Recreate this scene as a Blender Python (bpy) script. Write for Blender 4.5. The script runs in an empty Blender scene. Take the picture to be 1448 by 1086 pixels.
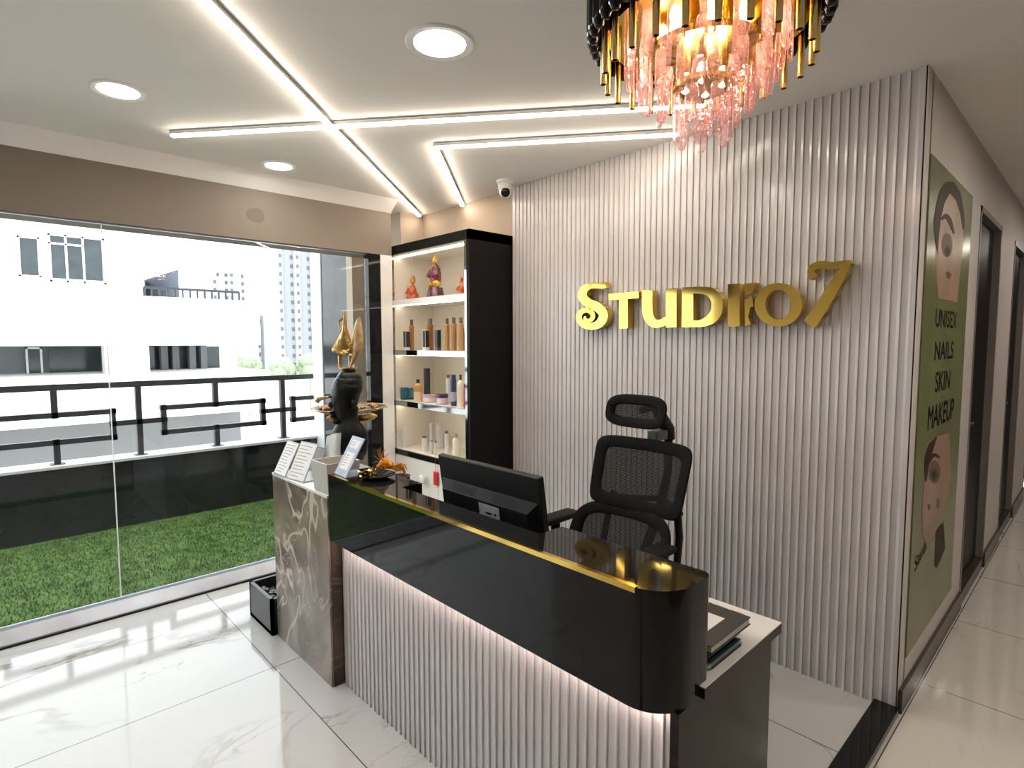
import bpy, bmesh, math, random
from mathutils import Vector, Matrix, noise as mnoise
random.seed(7)
PI = math.pi
S = bpy.context.scene
COL = S.collection

# ------------------------------------------------------------------ camera
F_PX, YAW, PITCH, ROLL = 800.7, -0.81311, -0.07307, -0.00224
CAM = Vector((0, 0, 1.5))
fw = Vector((math.sin(YAW)*math.cos(PITCH), math.cos(YAW)*math.cos(PITCH), math.sin(PITCH)))
rt = Vector((math.cos(YAW), -math.sin(YAW), 0)); up = rt.cross(fw)
RT = rt*math.cos(ROLL)+up*math.sin(ROLL); UP = -rt*math.sin(ROLL)+up*math.cos(ROLL)
cam = bpy.data.cameras.new('camera'); cam.sensor_width = 36; cam.lens = F_PX/1448*36
cam.clip_start = 0.02; cam.clip_end = 2000
co = bpy.data.objects.new('camera', cam); COL.objects.link(co)
m = Matrix((RT, UP, -fw)).transposed().to_4x4(); m.translation = CAM
co.matrix_world = m; S.camera = co

def ray(x, y): return fw+RT*((x-724)/F_PX)-UP*((y-543)/F_PX)
def on(x, y, ax, v):            # where a sight line meets a real plane of the place
    d = ray(x, y); return CAM+d*((v-CAM[ax])/d[ax])
def dep(x, y, z): return CAM+ray(x, y)*z

# ------------------------------------------------------------------ world, exposure
w = bpy.data.worlds.new('sky'); S.world = w; w.use_nodes = True
bg = w.node_tree.nodes['Background']; bg.inputs[0].default_value = (0.88, 0.94, 1.0, 1); bg.inputs[1].default_value = 2.15
sun = bpy.data.lights.new('sun', 'SUN'); sun.energy = 0.9; sun.angle = math.radians(35); sun.color = (1, 1, 1)
so = bpy.data.objects.new('sun', sun); COL.objects.link(so); so.rotation_euler = (math.radians(28), math.radians(22), 0)
S.view_settings.view_transform = 'Standard'; S.view_settings.look = 'None'
S.view_settings.gamma = 1; S.view_settings.exposure = 0.85; S.view_settings.use_curve_mapping = False
S.cycles.use_denoising = True; S.cycles.sample_clamp_indirect = 6.0
S.cycles.max_bounces = 14; S.cycles.transparent_max_bounces = 24; S.cycles.transmission_bounces = 12; S.cycles.diffuse_bounces = 5
E_DOWN, E_STRIP, E_SHELF, E_DESK, E_BULB, E_CORR = 32, 19, 4.2, 22, 24, 85
WARM = (1, .85, .70); WHITE_W = (1, .90, .78)

# ------------------------------------------------------------------ materials
MATS = {}
def nt(name):
    mt = bpy.data.materials.new(name); mt.use_nodes = True; MATS[name] = mt
    return mt, mt.node_tree, mt.node_tree.nodes['Principled BSDF']
def P(name, col, rough=.5, metal=0, var=.06, scale=12, bump=0, bscale=60, spec=None, coat=0, emit=0, ecol=None):
    """plain principled with a little procedural tone variation"""
    mt, t, b = nt(name); N = t.nodes; L = t.links
    tc = N.new('ShaderNodeTexCoord'); nz = N.new('ShaderNodeTexNoise'); nz.inputs['Scale'].default_value = scale; nz.inputs['Detail'].default_value = 3
    L.new(tc.outputs['Object'], nz.inputs['Vector'])
    r = N.new('ShaderNodeValToRGB'); r.color_ramp.elements[0].position = .3; r.color_ramp.elements[1].position = .7
    r.color_ramp.elements[0].color = tuple(c*(1-var) for c in col)+(1,)
    r.color_ramp.elements[1].color = tuple(min(1, c*(1+var)) for c in col)+(1,)
    L.new(nz.outputs[0], r.inputs[0]); L.new(r.outputs[0], b.inputs['Base Color'])
    b.inputs['Roughness'].default_value = rough; b.inputs['Metallic'].default_value = metal
    if spec is not None: b.inputs['Specular IOR Level'].default_value = spec
    if coat: b.inputs['Coat Weight'].default_value = coat; b.inputs['Coat Roughness'].default_value = .03
    if bump:
        n2 = N.new('ShaderNodeTexNoise'); n2.inputs['Scale'].default_value = bscale; bp = N.new('ShaderNodeBump'); bp.inputs['Strength'].default_value = bump; bp.inputs['Distance'].default_value = .01
        L.new(tc.outputs['Object'], n2.inputs['Vector']); L.new(n2.outputs[0], bp.inputs['Height']); L.new(bp.outputs[0], b.inputs['Normal'])
    if emit:
        b.inputs['Emission Color'].default_value = tuple(ecol or col)+(1,); b.inputs['Emission Strength'].default_value = emit
    return mt
def math_(t, op, a, b=None):
    n = t.nodes.new('ShaderNodeMath'); n.operation = op
    for i, v in enumerate((a, b)):
        if v is None: continue
        if isinstance(v, (int, float)): n.inputs[i].default_value = v
        else: t.links.new(v, n.inputs[i])
    return n.outputs[0]
def mix(t, f, a, b):
    n = t.nodes.new('ShaderNodeMix'); n.data_type = 'RGBA'
    for s, v in ((0, f), (6, a), (7, b)):
        if isinstance(v, tuple): n.inputs[s].default_value = v+(1,) if len(v) == 3 else v
        elif isinstance(v, (int, float)): n.inputs[s].default_value = v
        else: t.links.new(v, n.inputs[s])
    return n.outputs[2]
def veins(t, vec, scale, width, dist, detail=4, seed=0, lo=.48):
    N = t.nodes; L = t.links
    mp = N.new('ShaderNodeMapping'); mp.inputs['Location'].default_value = (seed, seed*1.7, seed*.3); mp.inputs['Rotation'].default_value = (.3, .5, .65); L.new(vec, mp.inputs[0])
    mp.inputs['Scale'].default_value = (1, .45, .8)
    nz = N.new('ShaderNodeTexNoise'); nz.inputs['Scale'].default_value = scale; nz.inputs['Detail'].default_value = detail; nz.inputs['Roughness'].default_value = .55; nz.inputs['Distortion'].default_value = dist
    L.new(mp.outputs[0], nz.inputs['Vector'])
    a = math_(t, 'ABSOLUTE', math_(t, 'SUBTRACT', nz.outputs[0], .5))
    mr = N.new('ShaderNodeMapRange'); mr.interpolation_type = 'SMOOTHSTEP'; mr.inputs[1].default_value = 0; mr.inputs[2].default_value = width; mr.inputs[3].default_value = 1; mr.inputs[4].default_value = 0
    L.new(a, mr.inputs[0])
    n2 = N.new('ShaderNodeTexNoise'); n2.inputs['Scale'].default_value = scale*.8; n2.inputs['Detail'].default_value = 2; L.new(mp.outputs[0], n2.inputs['Vector'])
    m2 = N.new('ShaderNodeMapRange'); m2.interpolation_type = 'SMOOTHSTEP'; m2.inputs[1].default_value = lo; m2.inputs[2].default_value = lo+.18; L.new(n2.outputs[0], m2.inputs[0])
    return math_(t, 'MULTIPLY', mr.outputs[0], m2.outputs[0])
def tile_floor(name, x0, tx, y0, ty, base, vein, rough=.06):
    mt, t, b = nt(name); N = t.nodes; L = t.links
    tc = N.new('ShaderNodeTexCoord'); sp = N.new('ShaderNodeSeparateXYZ'); L.new(tc.outputs['Object'], sp.inputs[0])
    u = math_(t, 'DIVIDE', math_(t, 'SUBTRACT', sp.outputs[0], x0), tx); v = math_(t, 'DIVIDE', math_(t, 'SUBTRACT', sp.outputs[1], y0), ty)
    fu = math_(t, 'FLOOR', u); fv = math_(t, 'FLOOR', v)
    du = math_(t, 'MULTIPLY', math_(t, 'SUBTRACT', .5, math_(t, 'ABSOLUTE', math_(t, 'SUBTRACT', math_(t, 'SUBTRACT', u, fu), .5))), tx)
    dv = math_(t, 'MULTIPLY', math_(t, 'SUBTRACT', .5, math_(t, 'ABSOLUTE', math_(t, 'SUBTRACT', math_(t, 'SUBTRACT', v, fv), .5))), ty)
    g = math_(t, 'LESS_THAN', math_(t, 'MINIMUM', du, dv), .0022)
    cb = N.new('ShaderNodeCombineXYZ')
    L.new(math_(t, 'ADD', sp.outputs[0], math_(t, 'MULTIPLY', fu, 3.7)), cb.inputs[0]); L.new(math_(t, 'ADD', sp.outputs[1], math_(t, 'MULTIPLY', fv, 5.1)), cb.inputs[1]); L.new(math_(t, 'MULTIPLY', fu, 2.3), cb.inputs[2])
    v1 = veins(t, cb.outputs[0], 1.5, .022, .9, 5, 3.1); v2 = veins(t, cb.outputs[0], 3.4, .012, .6, 4, 8.2)
    nz = N.new('ShaderNodeTexNoise'); nz.inputs['Scale'].default_value = 1.6; L.new(cb.outputs[0], nz.inputs['Vector'])
    c0 = mix(t, nz.outputs[0], tuple(x*.94 for x in base), base)
    c = mix(t, math_(t, 'MULTIPLY', v1, .9), c0, vein); c = mix(t, math_(t, 'MULTIPLY', v2, .55), c, vein); c = mix(t, g, c, (.10, .09, .085))
    L.new(c, b.inputs['Base Color']); b.inputs['Roughness'].default_value = rough; b.inputs['IOR'].default_value = 1.6
    return mt
def marble(name, base, dark, vein, rough, vs=2.2, vw=.02, amount=.8, spec=.5):
    mt, t, b = nt(name); N = t.nodes; L = t.links
    tc = N.new('ShaderNodeTexCoord')
    nz = N.new('ShaderNodeTexNoise'); nz.inputs['Scale'].default_value = 3.2; nz.inputs['Detail'].default_value = 6; nz.inputs['Distortion'].default_value = 1.2; L.new(tc.outputs['Object'], nz.inputs['Vector'])
    b.inputs['Specular IOR Level'].default_value = spec
    mr = N.new('ShaderNodeMapRange'); mr.interpolation_type = 'SMOOTHSTEP'; mr.inputs[1].default_value = .36; mr.inputs[2].default_value = .62; L.new(nz.outputs[0], mr.inputs[0])
    c = mix(t, mr.outputs[0], dark, base)
    c = mix(t, math_(t, 'MULTIPLY', veins(t, tc.outputs['Object'], vs, vw, .7, 3, 1.3, .40), amount), c, vein)
    c = mix(t, math_(t, 'MULTIPLY', veins(t, tc.outputs['Object'], vs*2.1, vw*.6, .5, 3, 5.3, .42), amount*.6), c, vein)
    L.new(c, b.inputs['Base Color']); b.inputs['Roughness'].default_value = rough
    return mt
def emis(name, col, k):
    mt, t, b = nt(name); b.inputs['Base Color'].default_value = (.9, .9, .9, 1)
    b.inputs['Emission Color'].default_value = col+(1,); b.inputs['Emission Strength'].default_value = k
    return mt
def schlick(t, f0, k=1.0, nrm=None):
    lw = t.nodes.new('ShaderNodeLayerWeight'); lw.inputs['Blend'].default_value = .5
    if nrm: t.links.new(nrm, lw.inputs['Normal'])
    return math_(t, 'ADD', f0, math_(t, 'MULTIPLY', math_(t, 'POWER', lw.outputs['Facing'], 4.0), k*(1-f0)))
def clear(name, col, f0=.03, rough=0.0):
    mt, t, b = nt(name); N = t.nodes; L = t.links
    tr = N.new('ShaderNodeBsdfTransparent'); tr.inputs[0].default_value = col+(1,)
    gl = N.new('ShaderNodeBsdfGlossy'); gl.inputs['Roughness'].default_value = rough
    mx = N.new('ShaderNodeMixShader'); L.new(schlick(t, f0), mx.inputs[0]); L.new(tr.outputs[0], mx.inputs[1]); L.new(gl.outputs[0], mx.inputs[2])
    L.new(mx.outputs[0], N['Material Output'].inputs[0]); return mt
def meshcloth(name):
    mt, t, b = nt(name); N = t.nodes; L = t.links
    tc = N.new('ShaderNodeTexCoord')
    w1 = N.new('ShaderNodeTexWave'); w1.bands_direction = 'X'; w1.inputs['Scale'].default_value = 60; L.new(tc.outputs['Object'], w1.inputs['Vector'])
    w2 = N.new('ShaderNodeTexWave'); w2.bands_direction = 'Z'; w2.inputs['Scale'].default_value = 60; L.new(tc.outputs['Object'], w2.inputs['Vector'])
    hole = math_(t, 'MULTIPLY', math_(t, 'GREATER_THAN', w1.outputs['Fac'], .55), math_(t, 'GREATER_THAN', w2.outputs['Fac'], .5))
    b.inputs['Base Color'].default_value = (.012, .0115, .011, 1); b.inputs['Roughness'].default_value = .8; b.inputs['Specular IOR Level'].default_value = .2
    tr = N.new('ShaderNodeBsdfTransparent'); mx = N.new('ShaderNodeMixShader')
    L.new(math_(t, 'MULTIPLY', hole, .38), mx.inputs[0]); L.new(b.outputs[0], mx.inputs[1]); L.new(tr.outputs[0], mx.inputs[2]); L.new(mx.outputs[0], N['Material Output'].inputs[0])
    return mt
M_ceil = P('ceiling_paint', (.89, .865, .83), .85, var=.02, scale=2)
M_wall = P('wall_paint', (.66, .61, .57), .8, var=.03, scale=3)
M_alc = P('tan_wall_paint', (.40, .325, .25), .8, var=.03, scale=3)
M_hall = P('hall_paint', (.66, .60, .56), .55, var=.03, scale=2)
def header_paint():
    mt, t, b = nt('header_paint'); N = t.nodes; L = t.links
    tc = N.new('ShaderNodeTexCoord'); vo = N.new('ShaderNodeTexNoise'); vo.inputs['Scale'].default_value = 2.3; vo.inputs['Detail'].default_value = 0; L.new(tc.outputs['Object'], vo.inputs['Vector'])
    c = mix(t, math_(t, 'GREATER_THAN', vo.outputs[0], .66), (.22, .182, .148), (.165, .137, .11))
    L.new(c, b.inputs['Base Color']); b.inputs['Roughness'].default_value = .8; return mt
M_head = header_paint()
M_flute = P('white_fluted_panel', (.60, .575, .57), .17, var=.035, scale=5)
M_floor = tile_floor('white_marble_tile', -2.595, 1.2, .93, 1.29, (.54, .535, .525), (.27, .225, .185))
M_hfloor = tile_floor('hall_marble_tile', -.5, 1.2, 2.95, .82, (.70, .66, .61), (.34, .28, .23))
M_black = P('black_gloss_laminate', (.010, .010, .011), .04, var=.2, scale=2.5, spec=.24)
M_bmat = P('black_satin', (.006, .0058, .0055), .4, var=.1, spec=.15)
M_bmarble = marble('black_marble', (.011, .0095, .008), (.007, .006, .0055), (.03, .022, .018), .16, 1.4, .012, .5, .2)
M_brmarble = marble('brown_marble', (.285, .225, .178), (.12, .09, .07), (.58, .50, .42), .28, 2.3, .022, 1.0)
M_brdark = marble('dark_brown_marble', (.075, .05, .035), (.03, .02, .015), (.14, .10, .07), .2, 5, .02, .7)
M_white = P('white_gloss_laminate', (.80, .78, .76), .2, var=.02)
M_whitem = P('white_matte', (.80, .79, .77), .55, var=.03)
M_cream = P('cream_lining', (.80, .755, .675), .5, var=.03, scale=4)
M_chrome = P('mirror_chrome', (.36, .37, .39), .06, 1, var=.05)
M_alu = P('brushed_aluminium', (.55, .55, .55), .3, 1, var=.05)
M_sill = P('steel_channel', (.56, .61, .70), .3, .5, var=.1, scale=8)
M_gold = P('polished_gold', (.70, .475, .11), .07, 1, var=.06, scale=6)
M_goldb = P('brushed_gold', (.62, .47, .20), .22, 1, var=.1)
M_agold = P('antique_gold', (.50, .33, .12), .3, 1, var=.25, scale=30, bump=.3, bscale=70)
M_blk_metal = P('black_metal', (.02, .02, .022), .35, .3, var=.15)
M_rail = P('charcoal_painted_steel', (.030, .030, .034), .45, var=.2, scale=20)
M_tile_b = P('black_granite', (.012, .014, .018), .08, var=.25, scale=1.5)
M_plastic = P('black_plastic', (.010, .010, .0105), .45, var=.08, bump=.05, bscale=300, spec=.22)
M_pl_soft = P('black_rubber', (.008, .008, .008), .6, var=.1, spec=.2)
M_fabric = P('black_knit_fabric', (.008, .0075, .007), .8, var=.3, scale=120, bump=.25, bscale=260, spec=.15)
M_mesh = meshcloth('black_chair_mesh')
M_glass = clear('window_glass', (.975, .99, .982), .025)
M_dark_win = P('dark_window_glass', (.035, .045, .05), .12, var=.3, scale=1)
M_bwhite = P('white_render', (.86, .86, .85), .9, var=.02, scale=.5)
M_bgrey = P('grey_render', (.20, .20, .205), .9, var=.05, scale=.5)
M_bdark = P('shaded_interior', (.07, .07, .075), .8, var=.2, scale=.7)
M_blue = P('blue_grey_panel', (.10, .12, .15), .7, var=.1, scale=.6)
M_tower = P('pale_tower_render', (.50, .50, .515), .9, var=.03, scale=.05)
M_towerg = P('grey_tower_render', (.33, .345, .37), .9, var=.03, scale=.05)
M_twin = P('tower_window', (.13, .135, .15), .6, var=.1, scale=.1)
M_leaf = P('hazed_leaf_green', (.30, .36, .24), .8, var=.4, scale=4, bump=.8, bscale=3)  # green paled so the colour carries the haze of distance
M_trunk = P('bark', (.30, .27, .24), .9, var=.2)
M_ground = P('dusty_ground', (.62, .58, .52), .95, var=.1, scale=.05)
M_dnl = emis('downlight_diffuser', (1, .95, .87), E_DOWN); M_dnl2 = emis('corridor_diffuser', (1, .90, .78), E_CORR)
M_led = emis('warm_led_diffuser', WARM, E_STRIP)
M_led2 = emis('shelf_led', (1, .86, .66), E_SHELF)
M_led3 = emis('desk_led', (1, .80, .72), E_DESK)
M_bulb = emis('warm_bulb', (1, .79, .64), E_BULB)
M_crystal = None
def crystal():
    mt, t, b = nt('pink_crystal'); N = t.nodes; L = t.links
    tc = N.new('ShaderNodeTexCoord'); nz = N.new('ShaderNodeTexNoise'); nz.inputs['Scale'].default_value = 45; nz.inputs['Detail'].default_value = 1
    bp = N.new('ShaderNodeBump'); bp.inputs['Strength'].default_value = .6; bp.inputs['Distance'].default_value = .01
    L.new(tc.outputs['Object'], nz.inputs['Vector']); L.new(nz.outputs[0], bp.inputs['Height'])
    tr = N.new('ShaderNodeBsdfTransparent'); tr.inputs[0].default_value = (1, .93, .925, 1)
    tl = N.new('ShaderNodeBsdfTranslucent'); tl.inputs[0].default_value = (1, .74, .74, 1); L.new(bp.outputs[0], tl.inputs['Normal'])
    gl = N.new('ShaderNodeBsdfGlossy'); gl.inputs['Roughness'].default_value = .05; gl.inputs[0].default_value = (1, .74, .74, 1); L.new(bp.outputs[0], gl.inputs['Normal'])
    m1 = N.new('ShaderNodeMixShader'); l2 = N.new('ShaderNodeLayerWeight'); l2.inputs['Blend'].default_value = .5; L.new(math_(t, 'ADD', .07, math_(t, 'MULTIPLY', math_(t, 'POWER', l2.outputs['Facing'], 1.6), .75)), m1.inputs[0]); L.new(tr.outputs[0], m1.inputs[1]); L.new(tl.outputs[0], m1.inputs[2])
    m2 = N.new('ShaderNodeMixShader'); L.new(schlick(t, .14, .9, bp.outputs[0]), m2.inputs[0]); L.new(m1.outputs[0], m2.inputs[1]); L.new(gl.outputs[0], m2.inputs[2])
    L.new(m2.outputs[0], N['Material Output'].inputs[0])
    return mt
M_crystal = crystal()
M_paper = P('printed_paper', (.80, .79, .78), .6, var=.03)
M_ink = P('grey_ink', (.30, .30, .32), .7)
M_inkb = P('black_ink', (.006, .006, .005), .7, spec=.08)

# ------------------------------------------------------------------ mesh builder
WL = {}
class MB:
    def __init__(s): s.v = []; s.f = []; s.sm = []
    def add(s, vs, fs, smooth=False):
        n = len(s.v); s.v += [Vector(v) for v in vs]; s.f += [tuple(i+n for i in f) for f in fs]; s.sm += [smooth]*len(fs); return s
    def box(s, lo, hi):
        x0, y0, z0 = lo; x1, y1, z1 = hi
        return s.add([(x0, y0, z0), (x1, y0, z0), (x1, y1, z0), (x0, y1, z0), (x0, y0, z1), (x1, y0, z1), (x1, y1, z1), (x0, y1, z1)],
                     [(0, 3, 2, 1), (4, 5, 6, 7), (0, 1, 5, 4), (1, 2, 6, 5), (2, 3, 7, 6), (3, 0, 4, 7)])
    def bev(s, lo, hi, r=.005, seg=2, rot=None, smooth=False):
        bm = bmesh.new(); bmesh.ops.create_cube(bm, size=1)
        for v in bm.verts: v.co = Vector((v.co.x*(hi[0]-lo[0]), v.co.y*(hi[1]-lo[1]), v.co.z*(hi[2]-lo[2])))
        bmesh.ops.bevel(bm, geom=bm.edges[:], offset=r, segments=seg, affect='EDGES', profile=.5)
        c = (Vector(lo)+Vector(hi))/2; R = rot.to_matrix() if hasattr(rot, 'to_matrix') else (rot or Matrix.Identity(3))
        bm.verts.ensure_lookup_table()
        s.add([R @ v.co+c for v in bm.verts], [[v.index for v in f.verts] for f in bm.faces], smooth); bm.free(); return s
    def bar(s, a, b, wx, wy=None, upv=(0, 0, 1)):
        a, b = Vector(a), Vector(b); d = (b-a).normalized(); u = Vector(upv)
        if abs(d.dot(u)) > .95: u = Vector((0, 1, 0))
        l = d.cross(u).normalized(); u = l.cross(d); wy = wy or wx
        o = [l*(i*wx/2)+u*(j*wy/2) for i, j in ((-1, -1), (1, -1), (1, 1), (-1, 1))]
        return s.add([a+x for x in o]+[b+x for x in o], [(0, 3, 2, 1), (4, 5, 6, 7), (0, 1, 5, 4), (1, 2, 6, 5), (2, 3, 7, 6), (3, 0, 4, 7)])
    def tube(s, pts, r, n=10, closed=False, cap=True):
        pts = [Vector(p) for p in pts]; k = len(pts); rs = r if isinstance(r, (list, tuple)) else [r]*k; vs = []; prev = None
        for i, p in enumerate(pts):
            if closed: t = pts[(i+1) % k]-pts[i-1]
            else: t = pts[min(i+1, k-1)]-pts[max(i-1, 0)]
            t.normalize()
            if prev is None: a = t.orthogonal().normalized()
            else: a = (prev-t*prev.dot(t)).normalized()
            prev = a; b2 = t.cross(a)
            vs += [p+(a*math.cos(2*PI*j/n)+b2*math.sin(2*PI*j/n))*rs[i] for j in range(n)]
        fs = [(i*n+j, i*n+(j+1) % n, ((i+1) % k)*n+(j+1) % n, ((i+1) % k)*n+j) for i in range(k if closed else k-1) for j in range(n)]
        s.add(vs, fs, True)
        if cap and not closed: s.add(vs[:n], [tuple(range(n))[::-1]]); s.add(vs[-n:], [tuple(range(n))])
        return s
    def lathe(s, prof, c=(0, 0, 0), n=24, sx=1, sy=1, smooth=True, R=None):
        vs = []; c = Vector(c)
        for r, z in prof:
            for j in range(n):
                p = Vector((r*sx*math.cos(2*PI*j/n), r*sy*math.sin(2*PI*j/n), z)); vs.append((R @ p if R else p)+c)
        k = len(prof); fs = [(i*n+j, i*n+(j+1) % n, (i+1)*n+(j+1) % n, (i+1)*n+j) for i in range(k-1) for j in range(n)]
        s.add(vs, fs, smooth)
        if prof[0][0] > 1e-5: s.add(vs[:n], [tuple(range(n))[::-1]])
        if prof[-1][0] > 1e-5: s.add(vs[-n:], [tuple(range(n))])
        return s
    def ball(s, c, r, n=16, R=None):
        r = r if isinstance(r, (tuple, list)) else (r, r, r); c = Vector(c); k = n//2+1; vs = []
        for i in range(k):
            a = PI*i/(k-1)
            for j in range(n):
                p = Vector((r[0]*math.sin(a)*math.cos(2*PI*j/n), r[1]*math.sin(a)*math.sin(2*PI*j/n), r[2]*math.cos(a))); vs.append((R @ p if R else p)+c)
        return s.add(vs, [(i*n+j, (i+1)*n+j, (i+1)*n+(j+1) % n, i*n+(j+1) % n) for i in range(k-1) for j in range(n)], True)
    def prism(s, pts, off, smooth=False):          # polygon in space pushed along a vector
        n = len(pts); p = [Vector(a) for a in pts]; off = Vector(off)
        s.add(p+[a+off for a in p], [tuple(range(n)), tuple(range(2*n-1, n-1, -1))]); 
        return s.add(p+[a+off for a in p], [(i, i+n, (i+1) % n+n, (i+1) % n) for i in range(n)], smooth)
    def strip(s, L, Rr, off, closed=False):         # ribbon between two rails, thickened
        n = len(L); off = Vector(off); L = [Vector(a) for a in L]; Rr = [Vector(a) for a in Rr]
        vs = L+Rr+[a+off for a in L]+[a+off for a in Rr]; fs = []
        for i in range(n if closed else n-1):
            j = (i+1) % n
            fs += [(i, j, n+j, n+i), (2*n+i, 3*n+i, 3*n+j, 2*n+j), (i, 2*n+i, 2*n+j, j), (n+i, n+j, 3*n+j, 3*n+i)]
        if not closed: fs += [(0, n, 3*n, 2*n), (n-1, 3*n-1, 4*n-1, 2*n-1)]
        return s.add(vs, fs)
    def build(s, name, mat, parent=None):
        o_ = WL.get(parent.name, Vector()) if parent else Vector()
        me = bpy.data.meshes.new(name); me.from_pydata([v-o_ for v in s.v], [], s.f)
        bm = bmesh.new(); bm.from_mesh(me); bmesh.ops.remove_doubles(bm, verts=bm.verts, dist=1e-5)
        bmesh.ops.recalc_face_normals(bm, faces=bm.faces); bm.to_mesh(me); bm.free()
        if any(s.sm):
            for p in me.polygons: p.use_smooth = True
            try: me.set_sharp_from_angle(angle=math.radians(38))
            except Exception: pass
        me.materials.append(mat); o = bpy.data.objects.new(name, me); COL.objects.link(o)
        if parent: o.parent = parent; WL[o.name] = o_
        else: WL[o.name] = Vector()
        return o
def tag(o, label=None, cat=None, group=None, kind=None):
    if label: o['label'] = label
    if cat: o['category'] = cat
    if group: o['group'] = group
    if kind: o['kind'] = kind
    return o
def empty(name, loc, label, cat, group=None):
    o = bpy.data.objects.new(name, None); o.empty_display_size = .1; COL.objects.link(o); o.location = loc; WL[o.name] = Vector(loc)
    return tag(o, label, cat, group)
def copy_tree(o, loc=None, rz=None, parent=None):
    c = o.copy(); COL.objects.link(c)
    if parent: c.parent = parent
    if loc is not None: c.location = loc
    if rz is not None: c.rotation_euler.z = rz
    for ch in list(o.children): copy_tree(ch, parent=c)
    return c
def struct(name, mb, mat, label, cat): return tag(mb.build(name, mat), label, cat, kind='structure')
def single(name, mb, mat, base, label, cat, group=None):   # thing of one mesh, origin at its base
    o = mb.build(name, mat); me = o.data; b = Vector(base)
    me.transform(Matrix.Translation(-b)); o.location = b
    return tag(o, label, cat, group)

# ------------------------------------------------------------------ structure of the room
H = 2.53; WX = -3.69; WY = 2.637; HX = -.520
struct('floor', MB().box((WX, -2.6, -.1), (-.555, 2.72, 0)), M_floor, 'glossy white marble tile floor with grey veins in the reception', 'floor')
struct('floor_hall', MB().box((-.555, -2.6, -.1), (1.3, 11.5, 0)), M_hfloor, 'polished veined tile floor running along the corridor', 'floor')
cl = MB().box((-4.2, -2.6, H), (1.4, 11.6, H+.15))
struct('ceiling', cl, M_ceil, 'flat pale grey plaster ceiling carrying the light strips', 'ceiling')
struct('trim_1', MB().prism([(WX, -2.6, 2.448), (WX, -2.6, H), (WX+.10, -2.6, H)], (0, 2.27+2.6, 0)), M_ceil, 'sloped plaster cove between the ceiling and the beam over the window', 'trim')
struct('wall_left', MB().box((WX-.25, -2.6, 2.14), (WX, 2.27, H)), M_head, 'taupe patched beam over the balcony glazing', 'wall')
struct('wall_alcove', MB().box((-4.3, 2.487, 0), (-3.905, 2.72, H)).box((-4.4, 2.27, 0), (-4.3, 2.72, H)), M_alc, 'narrow warm taupe wall left of the display cabinet', 'wall')
struct('wall_pier', MB().box((WX-.05, 2.172, 0), (WX, 2.27, 2.14)), M_whitem, 'narrow white pier between the black window frame and the cabinet', 'wall')
struct('wall_back', MB().box((-4.3, 2.70, 0), (-.70, 2.8, H)), M_alc, 'taupe wall behind the display cabinet', 'wall')
def flutes(x0, x1, yb, z0, z1, p, d):
    mb = MB(); n = round((x1-x0)/p); p = (x1-x0)/n; prof = []
    for i in range(n):
        x = x0+i*p
        prof += [(x, 0), (x+.30*p, 0), (x+.57*p, 0), (x+.61*p, d*.12), (x+.86*p, d*.9), (x+.885*p, d), (x+.925*p, d), (x+.94*p, d*.8), (x+.945*p, -.002), (x+.98*p, -.002)]
    prof.append((x1, 0))
    vs = [(x, yb-y, z0) for x, y in prof]+[(x, yb-y, z1) for x, y in prof]; k = len(prof)
    mb.add(vs, [(i, i+1, k+i+1, k+i) for i in range(k-1)])
    mb.add([(x0, yb, z0), (x1, yb, z0), (x1, yb+.02, z0), (x0, yb+.02, z0), (x0, yb, z1), (x1, yb, z1), (x1, yb+.02, z1), (x0, yb+.02, z1)], [(1, 2, 6, 5), (2, 3, 7, 6), (3, 0, 4, 7), (0, 1, 2, 3), (4, 7, 6, 5)])
    return mb
struct('wall_feature', flutes(-2.79, -.541, 2.648, 0, H, .0348, .0062), M_flute, 'white fluted panel wall carrying the gold sign', 'wall')
struct('trim_2', MB().box((-.541, 2.632, 0), (-.528, 2.70, H)), M_flute, 'white end trim at the right edge of the fluted wall', 'trim')
struct('trim_3', MB().box((-.528, 2.640, 0), (-.5235, 2.70, H)), M_bmat, 'thin dark joint line at the fluted wall corner', 'trim')
struct('trim_4', MB().bev((-.601, -2.5, .0), (-.512, 2.628, .03), .003), M_black, 'black raised threshold strip between reception and corridor', 'threshold')
# corridor wall with door openings
mb = MB(); DR = ((3.955, 4.80), (5.51, 6.34), (7.25, 8.05)); ys = [(2.636, DR[0][0]), (DR[0][1], DR[1][0]), (DR[1][1], DR[2][0]), (DR[2][1], 11.5)]
for a, b in ys: mb.box((HX-.003 if a < 2.65 and False else HX-.14, a+(.07 if a < 2.65 else 0), 0), (HX, b, H))
mb.box((-.5235, 2.636, 0), (HX, 2.72, H))
for a, b in DR: mb.box((HX-.14, a, 2.228), (HX, b, H))
struct('wall_corridor', mb, M_hall, 'beige painted corridor wall with dark doorways', 'wall')
mb = MB()
for a, b in ys: mb.box((HX-.002, a, 0), (HX+.014, b, .098))
mb.box((HX-.10, DR[0][0], 0), (HX+.005, DR[0][1], .075)); mb.box((HX-.10, DR[1][0], 0), (HX+.005, DR[1][1], .075))
struct('baseboard_corridor', mb, P('dark_brown_skirting', (.05, .04, .032), .25), 'dark brown skirting along the corridor wall', 'skirting')
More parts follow.
